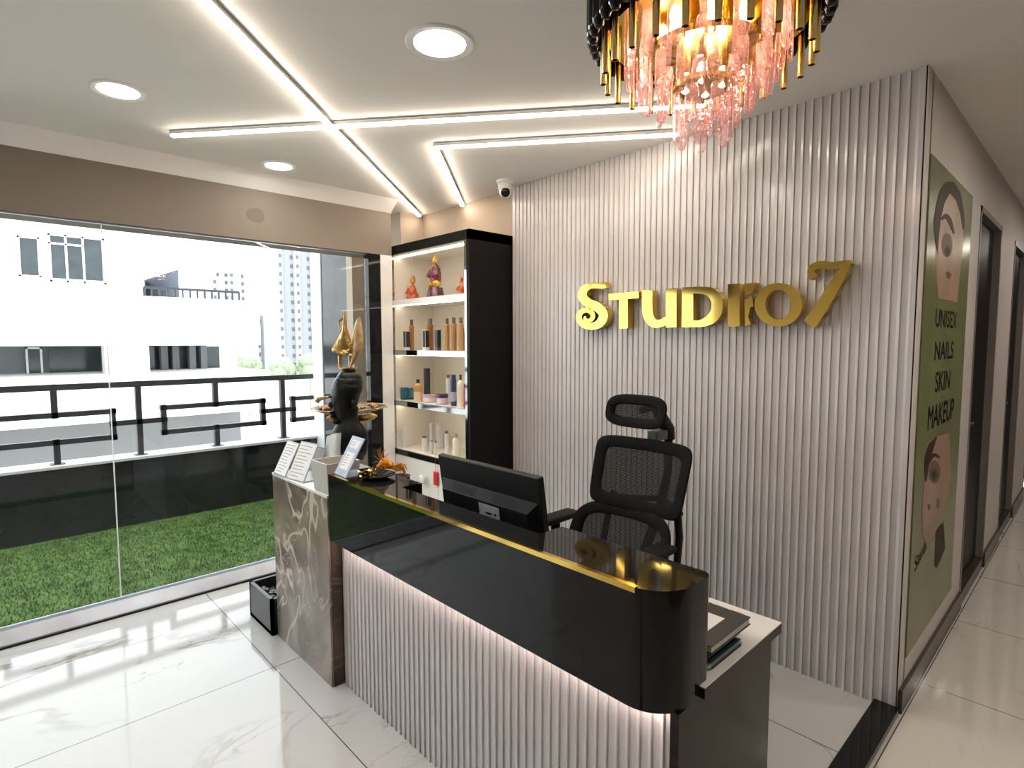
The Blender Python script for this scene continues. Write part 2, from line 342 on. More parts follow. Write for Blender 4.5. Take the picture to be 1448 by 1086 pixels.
for i, (a, b) in enumerate(DR):
    d = MB().box((HX-.075, a+.03, .075), (HX-.035, b-.03, 2.20)).build('door_%d' % (i+1), M_bmat)
    tag(d, ['black door recessed in the doorway nearest the poster', 'black door in the second doorway along the corridor', 'black door in the farthest corridor doorway'][i], 'door', kind='structure')
    MB().box((HX-.14, a, .075), (HX+.004, a+.03, 2.228)).box((HX-.14, b-.03, .075), (HX+.004, b, 2.228)).box((HX-.14, a, 2.198), (HX+.004, b, 2.228)).build('door_frame', P('grey_door_frame_%d' % i, (.20, .175, .16), .4), d)
    MB().tube([(HX-.036, a+.09, 1.03), (HX-.008, a+.09, 1.03), (HX-.008, a+.2, 1.03)], .009).build('door_handle', M_blk_metal, d)
struct('wall_right', MB().box((1.3, -2.6, 0), (1.4, 11.5, H)), P('dark_wood_panel', (.12, .10, .085), .6, var=.15, scale=3, spec=.2), 'dark panelled wall on the other side of the corridor', 'wall')
struct('wall_end', MB().box((HX-.2, 11.4, 0), (1.4, 11.5, H)), M_hall, 'plain wall closing the far end of the corridor', 'wall')
struct('wall_rear', MB().box((WX-.3, -2.7, 0), (1.4, -2.6, H)), M_wall, 'plain wall behind the viewer', 'wall')

# ------------------------------------------------------------------ window wall
for i, (a, b) in enumerate(((-2.55, -1.0), (-.998, .519), (.522, 2.07))):
    g = MB().box((WX-.045, a, .07), (WX-.035, b, 2.14)).build('window_%d' % (i+1), M_glass)
    tag(g, ['frameless glass panel of the balcony front nearest the viewer', 'tall clear glass panel left of the vertical glass seam', 'tall clear glass panel right of the vertical glass seam'][i], 'window', kind='structure')
struct('window_4', MB().box((WX-.055, -2.55, 2.134), (WX-.03, 2.17, 2.14)).box((WX-.055, -2.55, .0), (WX-.045, 2.07, .085)), M_sill, 'slim metal head and back channel of the glass front', 'window')
struct('trim_5', MB().prism([(WX-.045, -2.55, .07), (WX-.045, -2.55, 0), (WX+.012, -2.55, 0), (WX+.012, -2.55, .014), (WX-.03, -2.55, .074)], (0, 4.62, 0)), M_sill, 'steel floor channel under the balcony glass', 'sill')
struct('trim_6', MB().box((WX+.012, -2.55, 0), (WX+.024, 2.07, .006)), M_bmat, 'thin black seal line along the glass channel', 'trim')
struct('trim_7', MB().box((WX-.06, .5195, .08), (WX-.028, .5215, 2.13)), M_whitem, 'thin pale vertical seam between two glass panels', 'trim')
struct('trim_8', MB().box((WX-.06, 2.075, 0), (WX+.004, 2.172, 2.14)), M_black, 'black post at the right end of the glass front', 'post')

# ------------------------------------------------------------------ balcony
struct('floor_balcony', MB().box((-5.7, -4.5, -.12), (WX-.05, 5.0, .012)), M_bgrey, 'concrete balcony slab', 'floor')
gr = MB(); gr.box((-5.42, -3.5, .012), (WX-.06, 2.16, .02)).box((-5.42, 2.16, .012), (WX-.26, 2.43, .02)); vs = []; fs = []
for i in range(26000):
    x = random.uniform(-5.41, WX-.07); y = random.uniform(-1.2, 2.42); a = random.uniform(0, 2*PI); h = random.uniform(.012, .024); k = len(vs)
    c, s_ = math.cos(a)*.0035, math.sin(a)*.0035
    vs += [(x-c, y-s_, .018), (x+c, y+s_, .018), (x+random.uniform(-.012, .012), y+random.uniform(-.012, .012), .018+h)]; fs.append((k, k+1, k+2))
M_grass = P('artificial_turf', (.088, .150, .042), .9, var=.35, scale=9, spec=.1)
me = bpy.data.meshes.new('grass'); 
n0 = len(gr.v); me.from_pydata([tuple(v) for v in gr.v]+vs, [], gr.f+[tuple(i+n0 for i in f) for f in fs]); me.materials.append(M_grass)
go = bpy.data.objects.new('grass', me); COL.objects.link(go); tag(go, 'bright green artificial grass carpeting the balcony', 'grass', kind='stuff')
struct('wall_balcony', MB().box((-5.62, -4.5, 0), (-5.42, 2.44, .555)), M_tile_b, 'black polished tile parapet along the balcony edge', 'parapet')
struct('trim_9', MB().bev((-5.64, -4.5, .555), (-5.40, 2.44, .580), .004), P('pale_cap', (.62, .63, .65), .35), 'pale coping on top of the black parapet', 'trim')
struct('wall_balcony_end', MB().box((-5.26, 2.45, 0), (-4.30, 2.6, 2.75)), M_tile_b, 'black polished tile wall closing the far end of the balcony', 'wall')
struct('trim_10', MB().box((-5.47, 2.44, 0), (-5.26, 2.6, 2.75)), P('white_post_paint', (.78, .79, .81), .5), 'white painted corner post at the balcony end', 'post')
#struct('ceiling_balcony', MB().box((-5.2, -4.5, 2.75), (WX-.25, 2.6, 2.85)), M_whitem, 'white slab soffit above the balcony', 'ceiling')
RX = -5.5
rail = empty('balcony_railing', (RX, .5, .58), 'charcoal steel balcony railing in a geometric rectangle pattern', 'railing')
def C3(x, y): return on(x/3.62, 500+y/3.62, 0, RX)
def rb(name, pts, wd=.05):
    b = MB()
    for a, c in zip(pts[:-1], pts[1:]):
        d = (Vector(c)-Vector(a)).normalized()*wd*.5; b.bar(Vector(a)-d, Vector(c)+d, wd*.8, wd, (1, 0, 0))
    return b.build(name, M_rail, rail)
zt = 1.232; zb = .58
Y = lambda px, py=1.0: C3(px, py).y
tr_z = C3(700, 155).z
zA, zB, zM = C3(560, 296).z, C3(560, 428).z, C3(700, 348).z
rb('top_rail', [(RX, -3.5, tr_z), (RX, 2.44, tr_z)], .058)
yv = [Y(275, 240), Y(712, 340), Y(1085, 300), Y(1447, 290)]
pitch = (yv[3]-yv[1])
y1R = Y(577, 350); y2L = Y(838, 335); y2R = Y(1345, 300)
half = (y2R-y2L)/2
def unit(c, hw):
    rb('rectangle_frame', [(RX, c-hw, zB), (RX, c-hw, zA), (RX, c+hw, zA), (RX, c+hw, zB), (RX, c-hw, zB)])
    rb('upper_post', [(RX, c, zA), (RX, c, tr_z)]); rb('lower_post', [(RX, c, zb), (RX, c, zB)])
    MB().box((RX-.045, c-.045, zb), (RX+.045, c+.045, zb+.006)).build('foot_plate', M_rail, rail)
def full(c):
    rb('post', [(RX, c, zb), (RX, c, tr_z)]); MB().box((RX-.045, c-.045, zb), (RX+.045, c+.045, zb+.006)).build('foot_plate', M_rail, rail)
cB = (y2L+y2R)/2
unit(cB, half); full(yv[1]); full(yv[3])
hw0 = y1R-yv[0]
unit(yv[0], hw0); full(2*yv[0]-yv[1]); unit(yv[0]-2*(yv[1]-yv[0]), hw0)
rb('mid_rail', [(RX, y1R, zM), (RX, y2L, zM)]); rb('mid_rail', [(RX, y2R, zM), (RX, yv[3]+.1, zM)]); rb('mid_rail', [(RX, 2*yv[0]-y1R-(yv[1]-y1R)*2, zM), (RX, 2*yv[0]-y1R, zM)])
rb('rectangle_frame', [(RX, 2.42, zA), (RX, yv[3]+.1, zA), (RX, yv[3]+.1, zB), (RX, 2.42, zB)])

# ------------------------------------------------------------------ buildings beyond
BX = -34.0
def B(x, y, d=0): return on(x, y, 0, BX-d)
struct('ground', MB().box((-400, -200, -12.3), (-8, 400, -12)), M_ground, 'pale dusty ground far below between the buildings', 'ground')
bl = empty('terraced_building', (BX, 3, -12), 'low white terraced building across from the balcony with dark windows', 'building')
def face(mb, x0, y0, x1, y1, d0=0, d1=6):       # block whose front shows between two pixel corners
    a, b = B(x0, y1, d0), B(x1, y0, d0)
    mb.box((BX-d1, a.y, a.z), (BX-d0, b.y, b.z)); return mb
zband_t, zband_b = B(100, 410).z, B(100, 489).z
yr = B(368, 460).y
MB().box((BX-12, -16, zband_b), (BX, yr, zband_t-.12)).build('terrace_parapet', M_bwhite, bl)
MB().box((BX-9, -16, zband_t-.2), (BX-3, B(203, 380, 3).y, 8.2)).build('upper_storey', M_bwhite, bl)
def bwin(x0, y0, x1, y1, d, splits=(.5,), tr=None):
    a, b = B(x0, y1, d), B(x1, y0, d); f = MB(); y_0, y_1, z_0, z_1 = a.y, b.y, a.z, b.z; X = BX-d; t = .09
    f.box((X, y_0, z_0), (X+.1, y_0+t, z_1)).box((X, y_1-t, z_0), (X+.1, y_1, z_1)).box((X, y_0, z_0), (X+.1, y_1, z_0+t)).box((X, y_0, z_1-t), (X+.1, y_1, z_1))
    for q in splits: yy = y_0+(y_1-y_0)*q; f.box((X, yy-t/2, z_0), (X+.1, yy+t/2, z_1))
    if tr: zz = z_0+(z_1-z_0)*tr; f.box((X, y_0, zz-t/2), (X+.1, y_0+(y_1-y_0)*.6, zz+t/2))
    fo = f.build('window', M_bwhite, bl); MB().box((X+.005, y_0+.02, z_0+.02), (X+.03, y_1-.02, z_1-.02)).build('pane', M_dark_win, fo)
bwin(27, 336, 55, 391, 2.97, ()); bwin(71, 338, 147, 398, 2.97, (.3, .6), .8)
MB().box((BX-2.97, B(2, 330, 2.97).y, B(2, 390, 2.97).z), (BX-2.9, B(22, 330, 2.97).y, B(2, 334, 2.97).z)).build('shutter', M_tower, bl)
k = MB(); z0 = B(60, 405, .2).z; z1 = B(60, 393, .2).z
k.bar((BX-.3, -16, z1), (BX-.3, B(150, 400).y, z1), .06)
for q in range(24): yy = -14+q*.85; k.bar((BX-.3, yy, zband_t-.2), (BX-.3, yy, z1), .05)
k.build('terrace_railing', M_alu, bl)
k = MB(); a = B(203, 406, .3); c = B(338, 418, .3)
k.bar((BX-.3, a.y, a.z), (BX-.3, c.y, a.z), .12)
for q in range(14): yy = a.y+(c.y-a.y)*q/13; k.bar((BX-.3, yy, zband_t-.2), (BX-.3, yy, a.z), .08)
k.build('roof_railing', M_rail, bl)
a = B(205, 418, 3); c = B(252, 381, 3); MB().prism([(BX-3, a.y, a.z), (BX-6, (a.y+c.y)/2-.2, a.z), (BX-6, (a.y+c.y)/2-.2, c.z-.5), (BX-3, a.y, c.z-.6)], (-.2, 0, 0)).prism([(BX-6, (a.y+c.y)/2-.2, a.z), (BX-3, c.y, a.z), (BX-3, c.y, c.z), (BX-6, (a.y+c.y)/2-.2, c.z-.4)], (-.2, 0, 0)).build('roof_screen', M_blue, bl)
# recessed lower storey
zf = B(100, 533).z
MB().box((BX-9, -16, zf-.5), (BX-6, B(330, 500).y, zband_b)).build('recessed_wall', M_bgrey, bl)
k = MB(); a = B(70, 520, 5.9); c = B(142, 492, 5.9); MB().box((BX-6, a.y, zf-.3), (BX-5.9, c.y, zband_b-.1)).build('glazed_front', M_dark_win, bl)
bwin(38, 491, 59, 531, 5.7, ()); 
a = B(210, 520, 5.9); c = B(315, 490, 5.9); MB().box((BX-6, a.y, zf-.3), (BX-5.9, c.y, zband_b-.1)).build('glazed_front', M_dark_win, bl)
for x0, x1 in ((195, 211), (318, 334)):
    a = B(x0, 500, .2); c = B(x1, 500, .2); MB().box((BX-1.2, a.y, zf-.5), (BX-.2, c.y, zband_b)).build('column', M_bwhite, bl)
for q in (148, 172):
    a = B(q, 500, 2); c = B(q+24, 500, 2); MB().box((BX-3, a.y, zf-.5), (BX-2, c.y, zband_b)).build('column', M_bwhite, bl)
for q in (228, 244, 268, 284):
    a = B(q, 500, 5); MB().box((BX-5.5, a.y, zf), (BX-5, a.y+.35, zband_b)).build('mullion', M_bgrey, bl)
MB().box((BX-9, -16, B(100, 600).z), (BX+.3, yr+.4, zf)).build('balcony_wall', M_bwhite, bl)
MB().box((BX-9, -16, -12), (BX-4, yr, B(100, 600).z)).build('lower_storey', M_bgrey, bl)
for q in range(7):
    yy = -6+q*2.2; MB().box((BX-4, yy, -2.6), (BX-3.95, yy+1.1, -.9)).build('lower_window', M_dark_win, bl)
def tower(px0, px1, pyt, x, depth, cols, rows, mats, label, h_m=3.0):
    a = on(px0, 470, 0, x); c = on(px1, 470, 0, x); zt_ = on((px0+px1)/2, pyt, 0, x).z
    t = empty('tower_block', (x, (a.y+c.y)/2, -12), label, 'tower', 'tower blocks on the skyline')
    w_ = (c.y-a.y)/cols
    MB().box((x-depth, a.y, -12), (x, c.y, zt_)).build('shaft', mats[0], t)
    for q in range(cols):
        if q % 2 == 0: MB().box((x-.1, a.y+q*w_, -12), (x+1.6, a.y+q*w_+w_*.55, zt_+(1.5 if q % 4 == 0 else 0))).build('bay', mats[1], t)
    o_ = WL[t.name]; win = MB().box((o_.x-.1, o_.y-w_*.16, o_.z-.7), (o_.x+.08, o_.y+w_*.16, o_.z+.7)).build('window', M_twin, t); win.location = Vector((x, a.y+w_*.78, zt_-2.5))-WL[t.name]
    n = 0
    for r in range(rows):
        for q in range(cols):
            if r == 0 and q == 0: continue
            o = win.copy(); COL.objects.link(o); n += 1
            o.location = Vector((x+(1.6 if q % 2 == 0 else 0)+.02, a.y+w_*(q+(.3 if q % 2 == 0 else .78)), zt_-2.5-r*h_m))-WL[t.name]
tower(393, 452, 330, -210, 14, 5, 19, (M_towerg, M_tower), 'tallest pale tower block rising beside the balcony end post', 3.3)
tower(301, 348, 381, -260, 14, 4, 9, (M_tower, M_tower), 'faint pale tower block above the roof terrace railing', 3.2)
tower(362, 392, 446, -230, 12, 4, 10, (M_tower, M_tower), 'lower pale tower block left of the tallest tower', 3.2)
for (px, py, r, lb) in ((350, 512, 2.2, 'small green tree past the right end of the white building'), (398, 521, 2.4, 'green treetop at the foot of the tallest tower'), (438, 517, 2.4, 'green treetop just left of the balcony end post')):
    p = on(px, py, 0, -110); t = empty('tree', (p.x, p.y, -12), lb, 'tree', 'trees beyond the white building')
    b = MB()
    for q in range(9): b.ball((p.x+random.uniform(-r, r)*.6, p.y+random.uniform(-r, r)*.6, p.z+random.uniform(-r, r)*.5), r*random.uniform(.4, .65), 10)
    b.build('crown', M_leaf, t); MB().tube([(p.x, p.y, -12), (p.x, p.y, p.z)], .16, 8).build('trunk', M_trunk, t)

# ------------------------------------------------------------------ ceiling lights
def downlight(loc, label, r=.108, dm=None):
    t = empty('downlight', loc, label, 'ceiling light', 'round ceiling downlights'); x, y, z = loc
    MB().lathe([(r*.75, -.001), (r*.76, -.006), (r*.96, -.009), (r, -.005), (r, 0)], loc, 40).build('trim_ring', M_whitem, t)
    MB().lathe([(0.0001, -.0035), (r*.76, -.0035), (r*.76, -.001)], loc, 40).build('diffuser', dm or M_dnl, t); return t
d0 = downlight((-1.642, 1.215, H), 'large round downlight left of the chandelier', .118)
downlight((-2.835, .478, H), 'round downlight in the left of the ceiling, left of the diagonal strip', .098)
downlight((-3.384, 1.337, H), 'round downlight near the window beam, below the crossing strips', .096)
for q, (x, y) in enumerate(((-2.6, -1.3), (-.9, -1.1), (.35, .3), (.5, 3.3), (.15, 7.9), (.6, 2.0), (.5, 5.5))):  # the last two are unseen fixtures added to brighten the corridor
    downlight((x, y, H), ['round downlight behind the viewer near the glass', 'round downlight behind the viewer by the corridor', 'round downlight just right of the viewer', 'round downlight over the near corridor', 'round downlight over the far corridor', 'added unseen downlight brightening the corridor entrance', 'added unseen downlight brightening the middle of the corridor'][q], .115, M_dnl2 if q >= 3 else None)
def strip_light(a, b, label):
    a = Vector((a[0], a[1], H)); b = Vector((b[0], b[1], H)); t = empty('led_strip_light', (a+b)/2, label, 'strip light', 'warm strip lights on the ceiling')
    MB().bar(a-Vector((0, 0, .0105)), b-Vector((0, 0, .0105)), .030, .016).build('housing', M_alu, t)
    MB().bar(a-Vector((0, 0, .0225)), b-Vector((0, 0, .0225)), .024, .008).build('diffuser', M_led, t)
strip_light((-1.2, -.19), (-3.85, 2.63), 'longest warm strip light crossing the ceiling towards the cabinet corner')
strip_light((-3.2, .75), (-1.25, 2.318), 'warm strip light crossing the longest strip and ending behind the chandelier')
strip_light((-2.468, 1.783), (-1.50, 2.54), 'warm strip light forming the long arm of the V near the fluted wall')
strip_light((-2.478, 1.800), (-3.35, 2.668), 'warm strip light forming the short arm of the V above the cabinet')
cc = empty('security_camera', (-2.715, 2.515, H), 'white dome security camera on the ceiling by the fluted wall', 'security camera')
MB().lathe([(.058, 0), (.058, -.012), (.047, -.022), (.047, -.05), (.044, -.056)], (-2.715, 2.515, H), 28).build('mount', M_whitem, cc)
Rc = Matrix.Rotation(math.radians(-32), 3, Vector((0.69, .72, 0)))
MB().ball((-2.715, 2.515, H-.066), .042, 20).build('ball_housing', M_whitem, cc)
ln = dep(713, 270, (Vector((-2.715, 2.515, 2.53))-CAM).dot(fw)-.05); dn = (CAM-Vector((-2.715, 2.515, H-.066))); dn.z -= .9; dn.normalize()
q_ = dn.to_track_quat('Z', 'Y').to_matrix()
MB().lathe([(.0001, .047), (.018, .045), (.028, .037), (.030, .028), (.030, .02)], (-2.715, 2.515, H-.066), 24, R=q_).build('lens_cover', M_black, cc)

# ------------------------------------------------------------------ chandelier
CH = Vector((-.757, 1.398, H)); ch = empty('chandelier', CH, 'tiered round chandelier of gold tubes and pink crystal bars', 'chandelier')
def ring(r, z, h, t=.004): return MB().lathe([(r-t, -h/2), (r, -h/2), (r, h/2), (r-t, h/2), (r-t, -h/2)], (CH.x, CH.y, z), 64)
MB().lathe([(.07, 0), (.07, -.02), (.02, -.03)], CH, 32).build('ceiling_canopy', M_goldb, ch)
MB().tube([CH-Vector((0, 0, .02)), CH-Vector((0, 0, .24))], .008).build('stem', M_goldb, ch)
ring(.272, 2.43, .03).build('outer_band', M_blk_metal, ch)
sp_ = MB()
for q in range(6):
    a = 2*PI*q/6; sp_.bar((CH.x, CH.y, 2.43), (CH.x+.27*math.cos(a), CH.y+.27*math.sin(a), 2.43), .012, .006)
    sp_.bar((CH.x+.06*math.cos(a), CH.y+.06*math.sin(a), 2.43), (CH.x+.06*math.cos(a), CH.y+.06*math.sin(a), 2.14), .006)
    sp_.bar((CH.x+.06*math.cos(a), CH.y+.06*math.sin(a), 2.30), (CH.x+.245*math.cos(a), CH.y+.245*math.sin(a), 2.30), .012, .005)
    sp_.bar((CH.x+.06*math.cos(a), CH.y+.06*math.sin(a), 2.215), (CH.x+.155*math.cos(a), CH.y+.155*math.sin(a), 2.215), .008, .005)
sp_.build('spoke_frame', M_goldb, ch)
ring(.243, 2.315, .05).build('gold_band', M_gold, ch); ring(.195, 2.318, .024).build('gold_band', M_goldb, ch)
ring(.145, 2.238, .016).build('gold_band', M_goldb, ch); ring(.075, 2.158, .012).build('gold_band', M_goldb, ch)
def radial(name, n, r, z, mbf, mat, a0=0, jit=0):
    first = None
    for q in range(n):
        a = 2*PI*(q+a0)/n
        if first is None:
            first = mbf().build(name, mat, ch); o = first
        else: o = first.copy(); COL.objects.link(o)
        o.location = Vector((r*math.cos(a), r*math.sin(a), z-H)); o.rotation_euler = (random.uniform(-jit, jit), random.uniform(-jit, jit)*.6, a+PI/2)
def local(mb):          # shapes given about the chandelier's own origin
    for v in mb.v: v += CH
    return mb
radial('black_tube', 44, .283, 2.475, lambda: local(MB().lathe([(.0001, -.2), (.010, -.198), (.0165, -.185), (.0175, -.16), (.0175, .02)], (0, 0, 0), 12)), M_black)
radial('gold_tube', 24, .255, 2.185, lambda: local(MB().lathe([(.0065, .012), (.0065, 0), (.0085, 0), (.0085, .17), (.0065, .178)], (0, 0, 0), 14)), M_goldb, .3)
def bar_crystal(h, wd, th):
    b = MB(); prof = [(0, .62), (.10, .9), (.25, 1), (.75, 1), (.9, .86), (1, .45)]; n = 12; vs = []
    for tt, k_ in prof:
        for j in range(n):
            a = 2*PI*(j+.5)/n; ca, sa = math.cos(a), math.sin(a)
            vs.append((math.copysign(abs(ca)**.6, ca)*wd/2*k_, math.copysign(abs(sa)**.6, sa)*th/2*(.5+.5*k_), -h*tt))
    k2 = len(prof); b.add(vs, [(i*n+j, i*n+(j+1) % n, (i+1)*n+(j+1) % n, (i+1)*n+j) for i in range(k2-1) for j in range(n)]); b.add(vs[:n], [tuple(range(n))]); b.add(vs[-n:], [tuple(range(n))[::-1]])
    return local(b)
radial('crystal', 17, .197, 2.300, lambda: bar_crystal(.115, .040, .014), M_crystal, .2, .03)
radial('crystal', 13, .172, 2.245, lambda: bar_crystal(.11, .030, .013), M_crystal, .7, .05)
radial('crystal', 13, .142, 2.222, lambda: bar_crystal(.11, .034, .014), M_crystal, .1, .03)
radial('crystal', 8, .108, 2.185, lambda: bar_crystal(.115, .032, .014), M_crystal, .5, .04)
radial('crystal', 7, .068, 2.140, lambda: bar_crystal(.125, .036, .016), M_crystal, .35, .03)
for r, z, n in ((.196, 2.300, 17), (.142, 2.225, 13), (.068, 2.145, 7)):
    radial('hook', n, r, z, lambda: local(MB().tube([(0, 0, -.006), (0, 0, .02)], .0025, 6)), M_goldb, .2 if n == 17 else .1 if n == 13 else .35)
for q in range(11):  # the lower inner bulbs are added to light the lower crystal tiers
    a = 2*PI*q/7 if q < 7 else 2*PI*(q-7)/4+.4; x, y, zb_l = (CH.x+.105*math.cos(a), CH.y+.105*math.sin(a), 2.27) if q < 7 else (CH.x+.045*math.cos(a), CH.y+.045*math.sin(a), 2.165)
    bb = MB().lathe([(.0001, .04), (.006, .034), (.013, .015), (.014, 0), (.009, -.014), (.0001, -.02)], (x, y, zb_l), 14).build('bulb', M_bulb, ch)
    MB().lathe([(.010, .03), (.010, .075), (.004, .08)], (x, y, zb_l), 12).build('bulb_holder', M_goldb, bb)

# ------------------------------------------------------------------ gold sign letters
SY = 2.582; SD = (0, .05, 0)
LAY = [0]
def L8(x, y): p = on(780+x/3.148, 340+y/3.148, 1, SY); p.y += .0006*LAY[0]; return p
def smooth_path(pts, n=6):
    out = []; k = len(pts)
    for i in range(k-1):
        p0, p1, p2, p3 = pts[max(i-1, 0)], pts[i], pts[i+1], pts[min(i+2, k-1)]
        for j in range(n):
            t = j/n; out.append(tuple(.5*((2*p1[c])+(-p0[c]+p2[c])*t+(2*p0[c]-5*p1[c]+4*p2[c]-p3[c])*t*t+(-p0[c]+3*p1[c]-3*p2[c]+p3[c])*t**3) for c in range(len(p1))))
    out.append(tuple(pts[-1])); return out
def stroke(mb, pts, conv, off, n=6, closed=False, flat=False):
    LAY[0] += 1; p = smooth_path(pts, n) if not flat else pts; L = []; R = []; k = len(p)
    for i in range(k):
        a = p[max(i-1, 0)]; b = p[min(i+1, k-1)]; dx, dy = b[0]-a[0], b[1]-a[1]; l = math.hypot(dx, dy) or 1
        nx, ny = -dy/l*p[i][2], dx/l*p[i][2]; L.append(conv(p[i][0]+nx, p[i][1]+ny)); R.append(conv(p[i][0]-nx, p[i][1]-ny))
    return mb.strip(L, R, off)
def poly(mb, pts, conv, off): LAY[0] += 1; return mb.prism([conv(*p) for p in pts], off)
def ellring(mb, c, ro, ri, conv, off, n=56):
    L = [conv(c[0]+ro[0]*math.cos(2*PI*i/n), c[1]+ro[1]*math.sin(2*PI*i/n)) for i in range(n)]; R = [conv(c[0]+ri[0]*math.cos(2*PI*i/n), c[1]+ri[1]*math.sin(2*PI*i/n)) for i in range(n)]
    return mb.strip(L, R, off, True)
LAY[0] = 0; mS = MB(); stroke(mS, [(240, 198, 13), (222, 202, 13), (198, 201, 12), (168, 203, 14), (142, 222, 18), (138, 252, 20), (165, 280, 21), (205, 298, 21), (230, 330, 20), (216, 366, 19), (182, 382, 16), (146, 376, 15), (122, 352, 13), (128, 322, 12), (154, 310, 11), (178, 322, 11), (182, 344, 10), (165, 358, 9), (148, 350, 7), (150, 338, 5)], L8, SD)
LAY[0] = 0; mT = MB(); poly(mT, [(253, 238), (388, 226), (388, 257), (254, 266)], L8, SD); poly(mT, [(300, 262), (338, 258), (338, 391), (300, 393)], L8, SD)
LAY[0] = 0; mU = MB(); stroke(mU, [(425, 221, 23), (425, 290, 23), (430, 335, 23), (450, 366, 20), (482, 370, 17), (505, 358, 16), (516, 350, 15)], L8, SD); poly(mU, [(508, 215), (555, 212), (555, 387), (508, 388)], L8, SD)
LAY[0] = 0; mD = MB(); poly(mD, [(580, 209), (630, 207), (630, 386), (578, 387)], L8, SD); stroke(mD, [(629, 221, 15), (670, 222, 16), (712, 234, 22), (736, 275, 25), (731, 320, 25), (705, 352, 22), (665, 369, 16), (629, 371, 15)], L8, SD)
mI = MB(); poly(mI, [(783, 195), (836, 192), (836, 382), (783, 384)], L8, SD)
LAY[0] = 0; mR = MB(); poly(mR, [(858, 193), (909, 187), (893, 234), (860, 244)], L8, SD); poly(mR, [(858, 262), (893, 248), (898, 294), (858, 302)], L8, SD); poly(mR, [(858, 302), (884, 297), (874, 340), (886, 372), (860, 382)], L8, SD)
mO = MB(); ellring(mO, (1008, 286), (106, 97), (57, 66), L8, SD)
LAY[0] = 0; m7 = MB(); stroke(m7, [(1166, 163, 20), (1152, 140, 15), (1168, 116, 16), (1205, 108, 18), (1250, 113, 17), (1295, 104, 14), (1334, 94, 7)], L8, SD); stroke(m7, [(1322, 98, 12), (1268, 185, 24), (1208, 285, 27), (1146, 374, 30)], L8, SD)
for nm, mb, lb in (('sign_letter_s', mS, 'gold letter S with a curled tail at the left of the sign'), ('sign_letter_t', mT, 'gold letter T second in the wall sign'), ('sign_letter_u', mU, 'gold letter U in the wall sign'),
                   ('sign_letter_d', mD, 'gold letter D in the wall sign'), ('sign_letter_i', mI, 'gold letter I in the wall sign'), ('sign_flourish', mR, 'small broken gold flourish between the letters I and O'), ('sign_letter_o', mO, 'round gold letter O in the wall sign'), ('sign_number', m7, 'large slanting gold figure 7 at the right of the sign')):
    b = sum((v for v in mb.v), Vector())/len(mb.v); b.z = min(v.z for v in mb.v); b.y = SY+.05
    single(nm, mb, M_gold, b, lb, 'sign letter', 'gold letters on the fluted wall')

# ------------------------------------------------------------------ poster on the corridor wall
PXX = HX+.006
po = empty('wall_poster', (HX, 3.1, .3), 'tall green beauty poster with two cropped faces on the corridor wall', 'poster')
M_pg = P('poster_green', (.20, .215, .095), .25, var=.12, scale=2.2, spec=.3); M_skin = P('poster_skin', (.40, .265, .18), .35, var=.22, scale=4, spec=.2); M_hair = P('poster_hair', (.05, .032, .022), .5, spec=.1); M_sh = P('poster_eye_shadow', (.22, .135, .09), .5, spec=.1); M_eye = P('poster_iris', (.10, .10, .08), .5, spec=.1); M_lip = P('poster_mark', (.16, .09, .065), .5, spec=.1)
MB().box((HX+.0005, 2.712, .205), (PXX, 3.655, 2.222)).build('canvas', M_pg, po)
def pa(x, y, k=0): return on(1260+x/3.394, 80+y/3.394, 0, PXX+k)
def pc(x, y, k=0): return on(1270+x/3.194, 600+y/3.194, 0, PXX+k)
def ell(cx, cy, rx, ry, n=20): return [(cx+rx*math.cos(2*PI*i/n), cy+ry*math.sin(2*PI*i/n)) for i in range(n)]
def flat(nm, pts, f, k, mat, par): b = MB(); b.prism([f(x, y, k) for x, y in pts], (.0003, 0, 0)); return b.build(nm, mat, par)
fc = flat('printed_face', [(228, 850), (232, 760), (250, 690), (275, 648), (308, 662), (335, 720), (348, 800), (345, 900), (335, 1000), (326, 1080), (318, 1180), (226, 1160), (218, 1060), (216, 940)], pa, .0006, M_skin, po)
flat('printed_hair', [(214, 890), (206, 800), (216, 720), (232, 650), (262, 600), (300, 600), (332, 650), (350, 730), (354, 830), (343, 830), (333, 760), (312, 690), (282, 655), (258, 700), (240, 770), (230, 860), (224, 950)], pa, .0012, M_hair, fc)
flat('printed_eye_shadow', ell(268, 905, 26, 58), pa, .0012, M_sh, fc); flat('printed_eye', ell(272, 932, 15, 30), pa, .0018, M_eye, fc); flat('printed_pupil', ell(274, 934, 8, 17), pa, .0024, M_hair, fc)
b = MB(); stroke(b, [(242, 782, 6), (262, 765, 11), (282, 790, 10), (302, 850, 4)], lambda x, y: pa(x, y, .0012), (.0004, 0, 0)); b.build('printed_eyebrow', M_hair, fc)
flat('printed_lips', [(262, 1035), (276, 1030), (290, 1045), (280, 1068), (266, 1060)], pa, .0012, M_lip, fc)
f2 = flat('printed_face', [(118, 250), (122, 140), (140, 80), (175, 55), (230, 40), (236, 130), (238, 240), (215, 380), (190, 440), (165, 500), (130, 555), (112, 500), (108, 400)], pc, .0006, M_skin, po)
flat('printed_hair', [(120, 250), (120, 150), (138, 90), (178, 50), (160, 110), (140, 180), (128, 260)], pc, .0012, M_hair, f2)
flat('printed_eye_shadow', ell(164, 215, 26, 52), pc, .0012, M_sh, f2); flat('printed_eye', ell(164, 228, 17, 28), pc, .0018, M_eye, f2); flat('printed_pupil', ell(162, 228, 8, 16), pc, .0024, M_hair, f2)
b = MB(); stroke(b, [(134, 180, 5), (160, 140, 8), (188, 150, 5)], lambda x, y: pc(x, y, .0012), (.0004, 0, 0)); b.build('printed_eyebrow', M_hair, f2)
